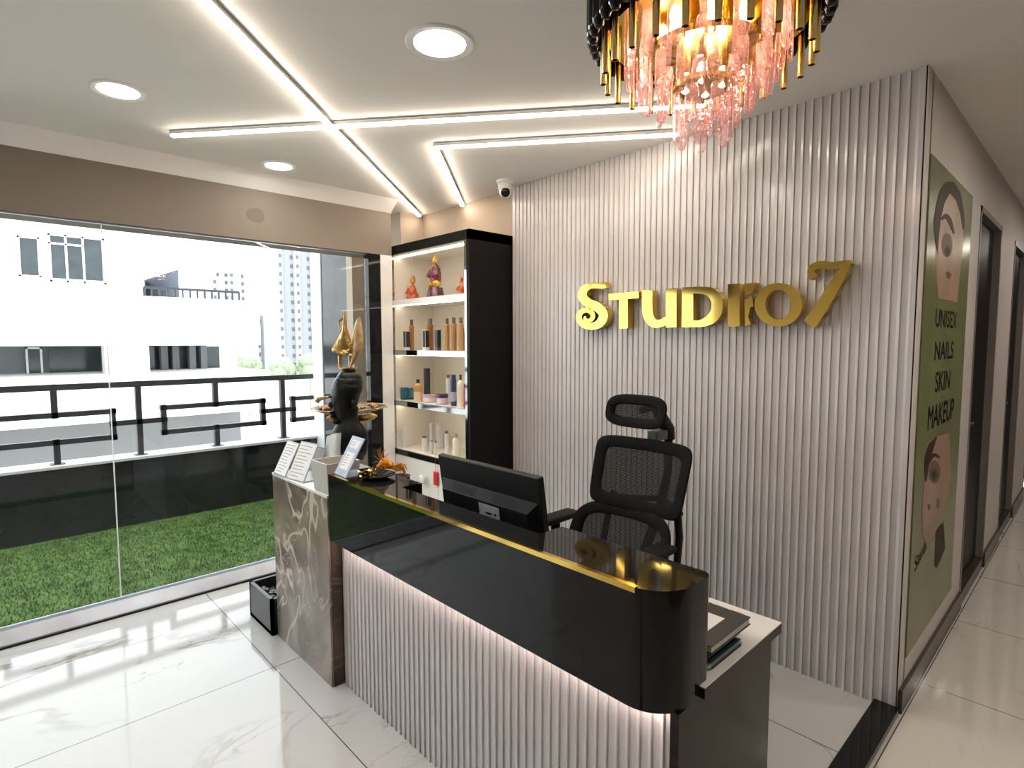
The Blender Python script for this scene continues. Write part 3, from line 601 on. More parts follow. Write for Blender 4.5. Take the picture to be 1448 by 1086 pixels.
flat('printed_lips', [(132, 365), (142, 360), (146, 378), (136, 390)], pc, .0012, M_lip, f2); flat('printed_nose', [(176, 330), (190, 345), (182, 385), (172, 370)], pc, .0012, M_sh, f2)
flat('printed_hand', [(170, 480), (205, 440), (212, 560), (175, 650), (165, 640)], pc, .0008, M_hair, po)
def text(s, pts, name, par, mat, plane=None):     # lettering on the poster fitted into a pixel quad given by bottom-left, bottom-right, top-left
    cu = bpy.data.curves.new('t', 'FONT'); cu.body = s; cu.size = 1; o = bpy.data.objects.new('t', cu); COL.objects.link(o)
    bpy.context.view_layer.update(); me = bpy.data.meshes.new_from_object(o.evaluated_get(bpy.context.evaluated_depsgraph_get())); bpy.data.objects.remove(o)
    bl_, br_, tl_ = [Vector(p) for p in pts]; xs = [v.co.x for v in me.vertices]; ys_ = [v.co.y for v in me.vertices]; x0, x1, y0, y1 = min(xs), max(xs), min(ys_), max(ys_)
    b = MB()
    for q, (ex, ey) in enumerate(((-.02, 0), (.02, 0), (0, .015), (0, -.015))):      # printed bold: the outline laid over itself
        b.add([bl_+Vector((.00005*q, 0, 0))+(br_-bl_)*((v.co.x+ex-x0)/(x1-x0))+(tl_-bl_)*((v.co.y+ey-y0)/(y1-y0)) for v in me.vertices], [tuple(p.vertices) for p in me.polygons])
    return b.build(name, mat, par)
K = PXX+.0005
def wallq(x0, x1, yt, yb): 
    a = on(x0, yb, 0, K); c = on(x1, yb, 0, K); zt_ = on((x0+x1)/2, yt, 0, K).z; zb_ = on((x0+x1)/2, yb, 0, K).z
    return [(K, a.y, zb_), (K, c.y, zb_), (K, a.y, zt_)]
for s_, q in (('UNISEX', (1322.5, 1352.5, 439, 463)), ('NAILS', (1321.5, 1347.5, 483, 508)), ('SKIN', (1322, 1342.5, 525, 552)), ('MAKEUP', (1312, 1347.5, 570, 600))): text(s_, wallq(*q), 'printed_word', po, M_inkb)
for x, y in ((1336, 473), (1333, 518), (1331, 562)): p = on(x, y, 0, K); MB().add([(K, p.y+.006*math.cos(2*PI*i/10), p.z+.006*math.sin(2*PI*i/10)) for i in range(10)], [tuple(range(10))]).build('printed_dot', M_inkb, po)
text('Studio 7', [(K, 2.78, .545), (K, 3.13, .63), (K, 2.78, .605)], 'printed_word', po, M_inkb)

# ------------------------------------------------------------------ display cabinet
cb = empty('display_cabinet', (-3.275, 2.48, 0), 'tall black open display cabinet with lit cream shelves by the window', 'cabinet')
x0, x1, yf, yb2, zt2 = -3.75, -2.80, 2.28, 2.69, 2.212
MB().box((x1-.022, yf, 0), (x1, yb2, zt2)).box((x0, yf, 0), (x0+.022, yb2, zt2)).box((x0, yf, 2.15), (x1, yb2, zt2)).box((x0, yb2-.02, 0), (x1, yb2, zt2)).box((x0, yf+.03, 0), (x1, yb2, .05)).build('carcass', M_bmat, cb)
MB().box((x0+.022, yb2-.03, .05), (x1-.022, yb2-.02, 2.15)).box((x0+.022, yf+.012, .05), (x0+.032, yb2-.02, 2.15)).box((x1-.032, yf+.012, .05), (x1-.022, yb2-.02, 2.15)).box((x0+.022, yf+.012, 2.14), (x1-.022, yb2-.02, 2.15)).build('lining', M_cream, cb)
MB().box((x0+.022, yf-.004, .68), (x0+.05, yf+.014, 2.15)).build('edge_trim', M_chrome, cb); MB().box((x1-.045, yf-.004, .68), (x1-.022, yf+.014, 2.15)).build('edge_trim', M_chrome, cb)
SH = (1.813, 1.445, 1.068, .70)
lipm = [M_white, M_chrome, M_chrome, M_black]
for i, z in enumerate(SH):
    s_ = MB().box((x0+.032, yf+.016, z-.03), (x1-.032, yb2-.03, z)).build('shelf', M_cream if i else M_white, cb)
    MB().box((x0+.05, yf-.002, z-.036), (x1-.045, yf+.016, z+.001)).build('shelf_edge', lipm[i], s_)
for z in (2.139, SH[0]-.031, SH[1]-.031, SH[2]-.031):
    MB().box((x0+.04, yf+.05, z-.008), (x1-.04, yf+.068, z)).build('led_strip', M_led2, cb)
MB().box((x0+.025, yf, .06), (-3.160, yf+.016, .66)).build('door', M_cream, cb); MB().box((-3.156, yf, .06), (x1-.025, yf+.016, .66)).build('door', M_cream, cb)

def fig(px, pyb, pyt, wpx, y, label, big, cols):
    b0 = on(px, pyb, 1, y); b0.z = SH[0]+.001; top = on(px, pyt, 1, y).z; h = top-b0.z; d = (b0-CAM).dot(fw); r = wpx*d/F_PX/2
    t = empty('figurine', b0, label, 'figurine', 'coloured figurines on the top shelf')
    ms = [P('figure_glaze_%s_%d' % (label[:8].replace(' ', '_'), k), c, .18, var=.6, scale=40, coat=.4) for k, c in enumerate(cols)]
    if not big:
        MB().lathe([(r*.9, 0), (r, h*.1), (r*.95, h*.25), (r*.6, h*.42), (r*.42, h*.58), (r*.25, h*.64)], b0, 20, 1, .8).build('robed_body', ms[0], t)
        MB().ball((b0.x, b0.y, b0.z+h*.83), (r*.40, r*.38, h*.18), 16).build('head', ms[1], t)
        k = MB()
        for s in (-1, 1): k.tube([(b0.x+s*r*.6, b0.y-r*.2, b0.z+h*.5), (b0.x+s*r*.85, b0.y-r*.5, b0.z+h*.3), (b0.x+s*r*.15, b0.y-r*.75, b0.z+h*.3)], [r*.26, r*.24, r*.18], 10)
        k.build('arms', ms[0], t)
    else:
        MB().lathe([(r, 0), (r*.98, h*.05), (r*.8, h*.22), (r*.78, h*.25), (r*.0001, h*.26)], b0, 24).build('plinth', ms[0], t)
        k = MB()
        for s in (-1, 1): k.ball((b0.x+s*r*.45, b0.y-r*.2, b0.z+h*.33), (r*.5, r*.45, h*.09), 14)
        k.build('folded_legs', ms[1], t)
        k = MB(); k.lathe([(r*.55, h*.3), (r*.72, h*.45), (r*.7, h*.6), (r*.5, h*.74), (r*.2, h*.8)], b0, 20, 1, .8)
        for s in (-1, 1): k.tube([(b0.x+s*r*.55, b0.y, b0.z+h*.68), (b0.x+s*r*.8, b0.y-r*.4, b0.z+h*.52), (b0.x+s*r*.2, b0.y-r*.65, b0.z+h*.5)], [r*.24, r*.22, r*.16], 10)
        k.build('robed_torso', ms[2], t)
        MB().ball((b0.x, b0.y, b0.z+h*.86), (r*.30, r*.3, h*.085), 16).build('head', ms[1], t)
        MB().lathe([(r*.26, h*.9), (r*.2, h*.95), (r*.0001, h)], b0, 14).build('crown', ms[3], t)
OR = (.50, .10, .03); AM = (.55, .25, .03); PU = (.10, .025, .05); YE = (.65, .38, .03)
fig(584, 422, 390, 20, 2.40, 'small orange seated figurine at the left of the top shelf', False, (OR, AM))
fig(616, 417, 361, 26, 2.40, 'tall purple and yellow seated figurine in the middle of the top shelf', True, (PU, YE, (.16, .03, .04), YE))
fig(652.5, 412, 391, 14, 2.40, 'small orange figurine half hidden at the right of the top shelf', False, (OR, OR))

def cosmetic(kind, px, pyb, pyt, wpx, y, shelf, cols, label, cat=None, dpx=None):
    z = SH[shelf]+.001; b0 = on(px, pyb, 1, y); b0.z = z; h = max(.02, on(px, pyt, 1, y).z-z); d = (b0-CAM).dot(fw); wd = wpx*d/F_PX; r = wd/2
    grp = ('', 'amber and boxed products on the second shelf', 'bottles and jars on the third shelf', 'white boxed products on the fourth shelf')[shelf]
    cm = [P('pack_%03d_%d' % (len(MATS), k), c, .3, var=.05) for k, c in enumerate(cols)]
    nm = {'tube': 'cosmetic_bottle', 'box': 'product_box', 'jar': 'cream_jar', 'bottle': 'shampoo_bottle', 'slim': 'slim_bottle'}[kind]
    cat = {'tube': 'bottle', 'box': 'box', 'jar': 'jar', 'bottle': 'bottle', 'slim': 'bottle'}[kind]
    t = empty(nm, b0, label, cat, grp)
    if kind == 'box':
        s = wd/1.42; MB().bev((b0.x-s/2, b0.y-s/2, z), (b0.x+s/2, b0.y+s/2, z+h), .001, 1).build('carton', cm[0], t)
        if len(cm) > 1: MB().box((b0.x-s*.35, b0.y-s/2-.0008, z+h*.15), (b0.x+s*.45, b0.y-s/2+.001, z+h*.97)).box((b0.x+s/2-.001, b0.y-s*.45, z+h*.15), (b0.x+s/2+.0008, b0.y+s*.45, z+h*.97)).build('printed_panel', cm[1], t)
    elif kind == 'jar':
        MB().lathe([(r*.85, 0), (r, h*.1), (r, h*.6), (r*.97, h*.62)], b0, 28).build('pot', cm[0], t); MB().lathe([(r*1.0, h*.63), (r*1.02, h*.68), (r*1.02, h*.96), (r*.97, h)], b0, 28).build('lid', cm[1], t)
    elif kind == 'bottle':
        MB().lathe([(r*.9, 0), (r, h*.03), (r, h*.68), (r*.8, h*.76), (r*.35, h*.82), (r*.35, h*.84)], b0, 24).build('body', cm[0], t); MB().lathe([(r*.4, h*.84), (r*.4, h*.99), (r*.36, h)], b0, 18).build('cap', cm[1], t)
        if len(cm) > 2: MB().lathe([(r*1.01, h*.45), (r*1.01, h*.68), (r*.82, h*.755)], b0, 24).build('label_band', cm[2], t)
    else:
        ct = .80 if kind == 'tube' else .86
        MB().lathe([(r*.92, 0), (r, h*.02), (r, h*ct), (r*.7, h*(ct+.02))], b0, 22).build('body', cm[0], t); cr = .66 if kind == 'tube' else .8
        MB().lathe([(r*cr, h*(ct+.02)), (r*cr, h*.99), (r*cr*.9, h)], b0, 18).build('cap', cm[1], t)
        if len(cm) > 2: MB().lathe([(r*1.015, h*.15), (r*1.015, h*.45)], b0, 22).build('label_band', cm[2], t)
AMB = (.33, .15, .045); CAP = (.12, .08, .035); BK = (.014, .014, .016); WH = (.75, .74, .72)
c3 = lambda x, y: (550+x/6.78, 350+y/6.78)
def s2(kind, xa, xb, yt, y, cols, label): p = c3((xa+xb)/2, 980); q = c3(0, yt); cosmetic(kind, p[0], p[1], q[1], (xb-xa)/6.78, y, 1, cols, label)
s2('box', 136, 205, 800, 2.33, (WH, BK), 'white carton with black panel at the left end of the second shelf')
s2('tube', 197, 243, 692, 2.37, (AMB, CAP), 'amber bottle behind the leftmost carton on the second shelf')
s2('tube', 172, 198, 735, 2.44, ((.16, .05, .03), BK), 'short dark red bottle behind the leftmost carton on the second shelf')
s2('box', 322, 390, 790, 2.33, (WH, BK), 'white carton with black panel in the middle of the second shelf')
s2('tube', 368, 428, 680, 2.39, ((.30, .12, .04), CAP), 'amber bottle behind the middle carton on the second shelf')
s2('box', 438, 502, 790, 2.35, ((.10, .05, .035), BK), 'dark brown carton right of the middle carton on the second shelf')
s2('tube', 538, 582, 678, 2.37, ((.45, .22, .07), CAP), 'first of three slim amber bottles on the right of the second shelf')
s2('tube', 596, 650, 670, 2.37, ((.42, .20, .06), CAP), 'middle of three slim amber bottles on the right of the second shelf')
s2('tube', 664, 718, 670, 2.37, ((.50, .27, .10), CAP), 'last of three slim amber bottles on the right of the second shelf')
s2('tube', 702, 728, 775, 2.43, (BK, BK), 'short black bottle in the right corner of the second shelf')
def s3(kind, xa, xb, yt, yb, cols, label, y=None):
    px, pb, pt = 550+(xa+xb)/2/7.24, 500+yb/7.24, 500+yt/7.24; yy = y or min(2.62, max(2.325, on(px, pb, 2, SH[2]).y)); cosmetic(kind, px, pb, pt, (xb-xa)/7.24, yy, 2, cols, label)
s3('box', 120, 200, 348, 472, ((.012, .05, .12), (.02, .16, .22)), 'navy and teal carton at the left end of the third shelf', 2.36)
s3('box', 196, 258, 352, 478, ((.02, .06, .11), (.08, .25, .28)), 'dark teal carton beside the cream bottle on the third shelf', 2.40)
s3('bottle', 255, 345, 265, 492, ((.72, .58, .42), BK, (.60, .28, .06)), 'cream bottle with orange label and black cap on the third shelf', 2.36)
s3('box', 358, 425, 150, 415, ((.045, .06, .075), (.03, .04, .055)), 'tall slate grey carton at the back of the third shelf', 2.50)
s3('jar', 345, 480, 418, 500, ((.75, .62, .66), (.60, .42, .50)), 'low white and pink jar on the third shelf', 2.39)
s3('jar', 487, 607, 410, 522, ((.68, .52, .66), (.05, .025, .06)), 'lilac jar with dark lid on the third shelf', 2.37)
s3('slim', 585, 628, 215, 420, (WH, (.18, .10, .14)), 'slim white bottle behind the navy tube on the third shelf', 2.46)
s3('slim', 632, 693, 215, 530, ((.03, .06, .14), (.02, .04, .10), (.45, .40, .55)), 'tall navy tube on the right of the third shelf', 2.36)
s3('bottle', 700, 770, 215, 548, ((.78, .70, .58), (.08, .03, .05)), 'tall cream bottle with dark cap on the right of the third shelf', 2.37)
s3('slim', 764, 792, 315, 552, ((.55, .08, .16), BK), 'small pink bottle at the right end of the third shelf', 2.315)
def s4(kind, xa, xb, yt, yb, cols, label, y):
    px = 550+(xa+xb)/2/7.24; cosmetic(kind, px, 500+yb/7.24, 500+yt/7.24, (xb-xa)/7.24, y, 3, cols, label)
W1 = (.78, .76, .75); BL = (.30, .34, .50)
s4('box', 130, 188, 765, 970, (W1, (.74, .72, .78)), 'white carton alone at the left end of the fourth shelf', 2.345)
s4('slim', 335, 392, 845, 1015, (W1, (.10, .11, .18)), 'short white bottle left of the tall cartons on the fourth shelf', 2.38)
s4('box', 415, 472, 715, 960, (W1, (.68, .70, .76)), 'tall white carton left of its taller neighbour on the fourth shelf', 2.52)
s4('box', 485, 552, 725, 955, (W1, (.74, .70, .74)), 'tall white carton right of centre on the fourth shelf', 2.54)
s4('slim', 420, 456, 885, 1045, ((.70, .72, .80), BL), 'thin pale blue tube in front of the tall cartons', 2.35)
s4('slim', 464, 492, 895, 1045, ((.74, .68, .55), (.20, .16, .10)), 'thin cream tube in front of the tall cartons', 2.35)
s4('slim', 570, 612, 790, 980, (W1, (.14, .15, .20)), 'white bottle with grey cap right of the tall cartons', 2.45)
s4('bottle', 650, 730, 818, 1010, ((.78, .72, .60), (.25, .24, .26)), 'cream bottle with grey cap at the right of the fourth shelf', 2.43)
rt_ = empty('key_tag', on(616, 667, 1, 2.268), 'small red tag hanging on the cabinet door seam', 'tag')
b0 = on(616, 667, 1, 2.268); MB().tube([(b0.x, b0.y, b0.z-.005), (b0.x, b0.y, b0.z+.11)], .0015, 6).build('cord', P('red_cord', (.35, .05, .04), .6), rt_)
p = on(616, 686, 1, 2.268); MB().bev((b0.x-.022, b0.y-.006, p.z), (b0.x+.022, b0.y+.008, b0.z), .004).build('tag_body', P('red_plastic', (.62, .03, .02), .35), rt_)
p = on(598, 678, 1, 2.262); single('door_knob', MB().lathe([(.018, 0), (.032, .004), (.034, .016), (.028, .02), (.0001, .02)], p, 24, R=Matrix.Rotation(PI/2, 3, 'X')), M_white, p, 'white round knob on the cabinet door left of the red tag', 'knob')

# ------------------------------------------------------------------ reception desk
dk = empty('reception_desk', (-1.4, 1.3, 0), 'long reception desk with glossy black top band over white fluted front', 'desk')
NX0, NX1, NY = -1.83, -1.10, 1.15     # notch in the ledge where the monitor stands
def rounded(xa, xb, ya, yb, rf, rbk, n=14):
    pts = [(xa, ya)]
    pts += [(xb-rf+rf*math.sin(t), ya+rf-rf*math.cos(t)) for t in [PI/2*i/n for i in range(n+1)]]
    pts += [(xb-rbk+rbk*math.cos(t), yb-rbk+rbk*math.sin(t)) for t in [PI/2*i/6 for i in range(7)]]
    return pts+[(NX1, yb), (NX1, NY), (NX0, NY), (NX0, yb), (xa, yb)]
DX0, DX1, DY0, DY1, DZ0, DZ1 = -2.225, -.621, 1.045, 1.245, .668, .952
prof = rounded(DX0, DX1, DY0, DY1, .105, .03)
MB().prism([(x, y, DZ0) for x, y in prof], (0, 0, DZ1-DZ0), True).build('counter_band', M_black, dk)
MB().box((DX0, DY0-.0015, DZ1-.012), (-.705, DY0+.012, DZ1+.0015)).build('gold_inlay', M_gold, dk)
flutes(-2.25, -.630, 1.112, 0, DZ0, .0326, .0062).build('fluted_front', M_flute, dk)
MB().box((DX0+.02, 1.085, DZ0-.007), (-.66, 1.093, DZ0)).build('led_strip', M_led3, dk)
MB().box((-.644, 1.10, 0), (-.622, 1.60, .669)).build('side_panel', M_bmarble, dk)
wt = MB().box((-2.20, 1.19, .670), (-.608, 1.635, .697)).build('worktop', M_bmarble, dk)
MB().box((-1.02, 1.19, .697), (-.608, 1.635, .700)).build('worktop_surface', M_white, wt)
MB().box((-2.20, 1.19, .697), (-1.02, 1.635, .700)).build('worktop_surface', M_black, wt)
MB().box((-2.25, 1.14, 0), (-.65, 1.16, .669)).box((-2.25, 1.16, 0), (-2.22, 1.55, .669)).build('inner_panel', M_bmat, dk)
# ------------------------------------------------------------------ marble pedestal
pd = empty('marble_pedestal', (-2.55, 1.26, 0), 'brown veined marble pedestal left of the desk with white top', 'pedestal')
MB().box((-2.870, 1.055, 0), (-2.262, 1.47, .838)).build('body', M_brmarble, pd)
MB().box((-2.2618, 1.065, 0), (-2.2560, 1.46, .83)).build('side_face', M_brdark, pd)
MB().bev((-2.872, 1.052, .838), (-2.258, 1.475, .852), .002, 1).build('top_slab', M_white, pd)
# planter
pl = empty('planter_box', (-2.99, 1.16, 0), 'black square planter box on the floor beside the marble pedestal', 'planter')
mb = MB(); X0, X1, Y0, Y1, Z = -3.20, -2.885, 1.03, 1.31, .19
a_ = on(357, 826, 2, Z)
mb.box((X0, Y0, 0), (X1, Y0+.018, Z)).box((X0, Y1-.018, 0), (X1, Y1, Z)).box((X0, Y0, 0), (X0+.018, Y1, Z)).box((X1-.018, Y0, 0), (X1, Y1, Z)).box((X0, Y0, 0), (X1, Y1, .02)); mb.build('box', P('charcoal_ceramic', (.022, .023, .026), .3), pl)
mb = MB()
for q in range(130): mb.ball((random.uniform(X0+.04, X1-.04), random.uniform(Y0+.04, Y1-.04), .135+random.uniform(-.015, .02)), (random.uniform(.014, .026), random.uniform(.012, .022), random.uniform(.01, .016)), 8)
mb.box((X0+.018, Y0+.018, .05), (X1-.018, Y1-.018, .13))
o = mb.build('pebbles', P('dark_pebbles', (.022, .019, .019), .35, var=.7, scale=25), pl); o['kind'] = 'stuff'

# ------------------------------------------------------------------ things on pedestal
def leaning(name, bl_, br_, h, lean, mat_f, mat_p, label, cat, group=None, foot=.10, lines=10, border=.006, head=None):
    """acrylic stand: printed sheet leaning back on an L-shaped foot"""
    bl_, br_ = Vector(bl_), Vector(br_); u = (br_-bl_); wd = u.length; u.normalize(); back = Vector((-u.y, u.x, 0)); upv = (Vector((0, 0, 1))*math.cos(lean)+back*math.sin(lean)); nn = u.cross(upv)
    c = (bl_+br_)/2; t = empty(name, c, label, cat, group)
    def plate(a0, a1, b0, b1, d0, d1):
        pts = [bl_+u*a+upv*b_+nn*d for a, b_, d in ((a0, b0, d0), (a1, b0, d0), (a1, b1, d0), (a0, b1, d0), (a0, b0, d1), (a1, b0, d1), (a1, b1, d1), (a0, b1, d1))]
        return MB().add(pts, [(0, 3, 2, 1), (4, 5, 6, 7), (0, 1, 5, 4), (1, 2, 6, 5), (2, 3, 7, 6), (3, 0, 4, 7)])
    MBp = plate(0, wd, 0, h, -.004, 0); MBp.build('back_plate', mat_f, t)
    MB().add([bl_, br_, br_+back*foot, bl_+back*foot]+[p_+Vector((0, 0, .004)) for p_ in (bl_, br_, br_+back*foot, bl_+back*foot)], [(0, 3, 2, 1), (4, 5, 6, 7), (0, 1, 5, 4), (1, 2, 6, 5), (2, 3, 7, 6), (3, 0, 4, 7)]).build('foot', mat_f, t)
    sh = plate(border, wd-border, border, h-border, 0, .0008).build('printed_sheet', mat_p, t)
    k = MB(); rr = random.Random(len(label))
    for q in range(lines):
        b_ = h*.1+(h*.78)*q/max(1, lines-1); a1 = wd-border-.01-rr.random()*wd*.3; p_ = plate(border+.008, a1, b_, b_+h*.018, .0008, .0011); k.add(p_.v, p_.f)
    if lines: k.build('printed_lines', M_ink, sh)
    return t, plate, sh
zt_p = .853
M_acr = P('grey_acrylic', (.35, .35, .36), .25)
leaning('menu_stand', on(386.5, 669, 2, zt_p), on(402.5, 675.5, 2, zt_p), .175, .46, M_acr, M_paper, 'printed menu stand nearest the left edge of the pedestal', 'menu stand', 'menu stands on the pedestal')
leaning('menu_stand', on(405, 676.5, 2, zt_p), on(429, 683, 2, zt_p), .190, .46, M_acr, M_paper, 'printed menu stand in the middle of the pedestal top', 'menu stand', 'menu stands on the pedestal', .12)
leaning('menu_stand', on(434, 664, 2, zt_p), on(451, 668, 2, zt_p), .125, .40, P('dark_acrylic', (.12, .12, .12), .3), P('grey_print', (.34, .33, .32), .5), 'grey printed menu stand behind the others beside the bust', 'menu stand', 'menu stands on the pedestal', .08)
# square pot
pt = MB(); pa0, pb0 = on(449, 690, 2, .853), on(474, 697, 2, .853); zt_ = .985
cx, cy = -2.335, 1.132
mb = MB(); s0, s1 = .072, .078
def sq(s, z): return [(cx-s, cy-s, z), (cx+s, cy-s, z), (cx+s, cy+s, z), (cx-s, cy+s, z)]
vs = sq(s0*.95, .853)+sq(s1, zt_)+sq(s1-.008, zt_)+sq(s0*.95-.008, .87)
mb.add(vs, [(0, 3, 2, 1)]+[(i, (i+1) % 4, 4+(i+1) % 4, 4+i) for i in range(4)]+[(4+i, 4+(i+1) % 4, 8+(i+1) % 4, 8+i) for i in range(4)]+[(8+i, 8+(i+1) % 4, 12+(i+1) % 4, 12+i) for i in range(4)]+[(12, 13, 14, 15)])
single('square_pot', mb, P('warm_grey_ceramic', (.52, .49, .45), .5), (cx, cy, .853), 'warm grey square pot at the front corner of the pedestal', 'pot')
# bust sculpture : depth about 2.53 m from the lens
D = 2.745
def bp(x, y, dz=0): return dep(x, y, D+dz)
SC = D/F_PX
bs0 = bp(490, 655); bx, by = bs0.x, bs0.y
bu = empty('bust_sculpture', (bx, by, .853), 'black woman bust sculpture with gold headdress, dish and butterfly ornament on the pedestal', 'sculpture')
M_bust = P('black_lacquer', (.006, .0055, .005), .32, var=.2, scale=8, spec=.3); M_silver = P('pearl_silver_drape', (.50, .48, .46), .35, .3, var=.15, scale=10)
right = RT.copy(); right.z = 0; right.normalize(); away = Vector((fw.x, fw.y, 0)).normalized()
BM = Matrix((right, away, Vector((0, 0, 1)))).transposed()
def zat(y): return bp(490, y).z
def BP(px, py, a=0): p = bp(px, py); return p+away*a       # on the bust's own upright plane
MB().lathe([(.062, 0), (.060, .02), (.052, .045)], (bx, by, .853), 24).build('plinth', M_bust, bu)
# torso : shoulders with cut-off base
tor = MB(); prof = [(650, 20, .6), (638, 25, .7), (625, 27, .75), (612, 26, .8), (603, 21, .85), (596, 14, .95), (588, 12, 1), (575, 12.5, 1)]
rows = []
for py, hw, asp in prof:
    c = BP(494, py); rows.append((c, hw*SC, hw*SC*asp*.75))
def loft(rows, n=20):
    mb = MB(); vs = []
    for c, a, b in rows:
        for j in range(n): vs.append(c+right*(a*math.cos(2*PI*j/n))+away*(b*math.sin(2*PI*j/n)))
    k = len(rows); mb.add(vs, [(i*n+j, i*n+(j+1) % n, (i+1)*n+(j+1) % n, (i+1)*n+j) for i in range(k-1) for j in range(n)], True); mb.add(vs[:n], [tuple(range(n))]); mb.add(vs[-n:], [tuple(range(n))[::-1]]); return mb
loft(rows).build('shoulders', M_bust, bu)
# head with features, turned to the left
hd = MB(); hr = [(598, 6, .9, 488), (592, 10, .95, 487), (582, 14.5, 1, 487), (570, 18, 1.05, 488), (560, 19.8, 1.1, 489), (550, 20.5, 1.1, 490), (542, 20, 1.05, 491), (536, 18, 1, 492)]
hd = loft([(BP(cx_, py), hw*SC, hw*SC*asp) for py, hw, asp, cx_ in hr], 24)
hd.ball(BP(470.5, 572, -.01), (4.5*SC, 6*SC, 5.5*SC), 10); hd.ball(BP(472, 583, -.012), (4.5*SC, 7*SC, 2.6*SC), 10); hd.ball(BP(473, 588, -.012), (4*SC, 6*SC, 2.4*SC), 10); hd.ball(BP(478, 595, -.008), (7*SC, 8*SC, 5*SC), 10)
hd.ball(BP(471.5, 560, -.018), (3.4*SC, 6*SC, 2.4*SC), 10); hd.ball(BP(503, 570, -.045), (2.5*SC, 4*SC, 6*SC), 10)
hd.build('head', M_bust, bu)
# wrapped turban
tb = loft([(BP(cx_, py), hw*SC, hw*SC) for py, hw, cx_ in ((556, 20.8, 490), (550, 21.8, 490.5), (545, 21.2, 491.5), (544, 20.2, 492), (540, 20.6, 492), (535, 18.8, 493), (534, 17.5, 493.5), (531, 17, 494), (527, 13.5, 494), (524, 9, 493))], 28)
tb.build('turban', M_bust, bu)
# silver drape on left shoulder
dr = MB(); gA = []; 
for i in range(9):
    t_ = i/8; row = []
    for j in range(7):
        s_ = j/6; px = 481-26*s_**1.2+(1-t_)*4-6*t_*(1-s_); py = 606+8*s_**2+(46-4*s_)*t_; row.append(BP(px+9+8*(1-s_)*t_, py, -.135+.07*s_**2))
    gA.append(row)
vs = [p for r in gA for p in r]; fs = [(i*7+j, i*7+j+1, (i+1)*7+j+1, (i+1)*7+j) for i in range(8) for j in range(6)]
vs2 = [v+away*.006 for v in vs]; n_ = len(vs)
dr.add(vs+vs2, fs+[tuple(n_+i for i in f[::-1]) for f in fs], True); dr.build('shoulder_drape', M_silver, bu)
# dish through the head, with gold rim and contents
dc = dep(494.5, 578, D+.21); Rd = BM @ Matrix.Rotation(math.radians(-1), 3, 'Y')
ds = MB().lathe([(a*1.15, b) for a, b in ((.001, -.020), (.07, -.020), (.13, -.008), (.166, .006), (.168, .009), (.162, .009), (.12, -.001), (.07, -.012), (.001, -.012))], dc, 48, R=Rd).build('dish', P('silvered_dish', (.30, .27, .24), .22, .6), bu)
MB().tube([dc+Rd @ Vector((.192*math.cos(2*PI*i/48), .192*math.sin(2*PI*i/48), .008)) for i in range(48)], .003, 8, True).build('rim', M_agold, ds)
rr = random.Random(3); bead0 = None; M_bead = P('copper_beads', (.40, .20, .08), .3, .8, var=.4, scale=40)
for q in range(34):
    a = rr.choice((rr.uniform(-.9, .9), rr.uniform(2.3, 4.0))); r_ = rr.uniform(.09, .15); c = dc+Rd @ Vector((r_*math.cos(a), r_*math.sin(a), .004+rr.random()*.008))
    if bead0 is None: bead0 = MB().ball(WL[bu.name], .0125, 10).build('bead', M_bead, ds); o = bead0
    else: o = bead0.copy(); COL.objects.link(o)
    o.location = c-WL[bu.name]; o.scale = (1, 1, rr.uniform(.7, 1.1))
MB().tube([BP(532, 579, .0), BP(549, 574.5, .0)], [.005, .003], 8).tube([BP(462, 562, .02), BP(449, 565, .02), BP(446, 569, .02)], [.006, .011, .012], 10).build('side_handle', M_agold, ds)
sh_ = MB(); sh_.tube([BP(498, 594, .04), BP(512, 592, .03), BP(526, 589, .01), BP(533, 588, 0)], [.012, .020, .016, .004], 14).tube([BP(478, 590, .03), BP(466, 592, .02), BP(461, 591, .01)], [.01, .018, .006], 14)
sh_.build('bow', M_agold, bu)
# gold neck of headdress, cup and ornament
loft([(BP(493, py), hw*SC, hw*SC) for py, hw in ((541, 13), (535, 11), (530, 9), (527.5, 7.5), (526, 8), (522, 10.5), (520.8, 12.3), (519.8, 12.2), (519.2, 4))], 24).build('finial_cup', M_agold, bu)
orn = MB()
for pts in ([(482, 522, 3.2), (481, 512, 3.0), (480.5, 503, 3.0)], [(497, 521, 2.4), (495.5, 512, 1.8), (495, 503, 2.6)]):
    orn.tube([BP(x, y) for x, y, r in pts], [r*SC for x, y, r in pts], 10)
def leaf(mb, pts, th, bow=.012):      # (x, y, halfwidth) down the length
    n = 9; vs = []
    for i, (x, y, hw) in enumerate(pts):
        for j in range(n):
            s_ = -1+2*j/(n-1); vs.append(BP(x+s_*hw, y, -bow*(1-s_*s_)-(th/2)))
    k0 = len(vs); vs += [v+away*th for v in vs]; k = len(pts)
    fs = [(i*n+j, i*n+j+1, (i+1)*n+j+1, (i+1)*n+j) for i in range(k-1) for j in range(n-1)]; fs += [tuple(k0+a for a in f[::-1]) for f in fs]
    rim = [i*n for i in range(k)]+[(k-1)*n+j for j in range(1, n)]+[i*n+n-1 for i in range(k-2, -1, -1)]+[j for j in range(n-2, 0, -1)]
    fs += [(rim[i], rim[(i+1) % len(rim)], k0+rim[(i+1) % len(rim)], k0+rim[i]) for i in range(len(rim))]
    mb.add(vs, fs, True)
leaf(orn, [(488, 441, .6), (488, 448, 1.6), (487.5, 456, 2.2), (487.5, 463, 3.2), (487.5, 470, 5), (487, 477, 8), (486, 485, 11.5), (485, 491, 14.5), (484.5, 495, 15.5), (485, 498, 14), (487, 500, 11)], .010, .02)
orn.tube([BP(487, 449), BP(482, 452), BP(479, 455), BP(479.5, 462), BP(482, 470)], [.004, .006, .005, .003, .004], 8)
for q in range(6): orn.ball(BP(482+q*2.4, 496+rr.random()*4, -.02), .009, 8)
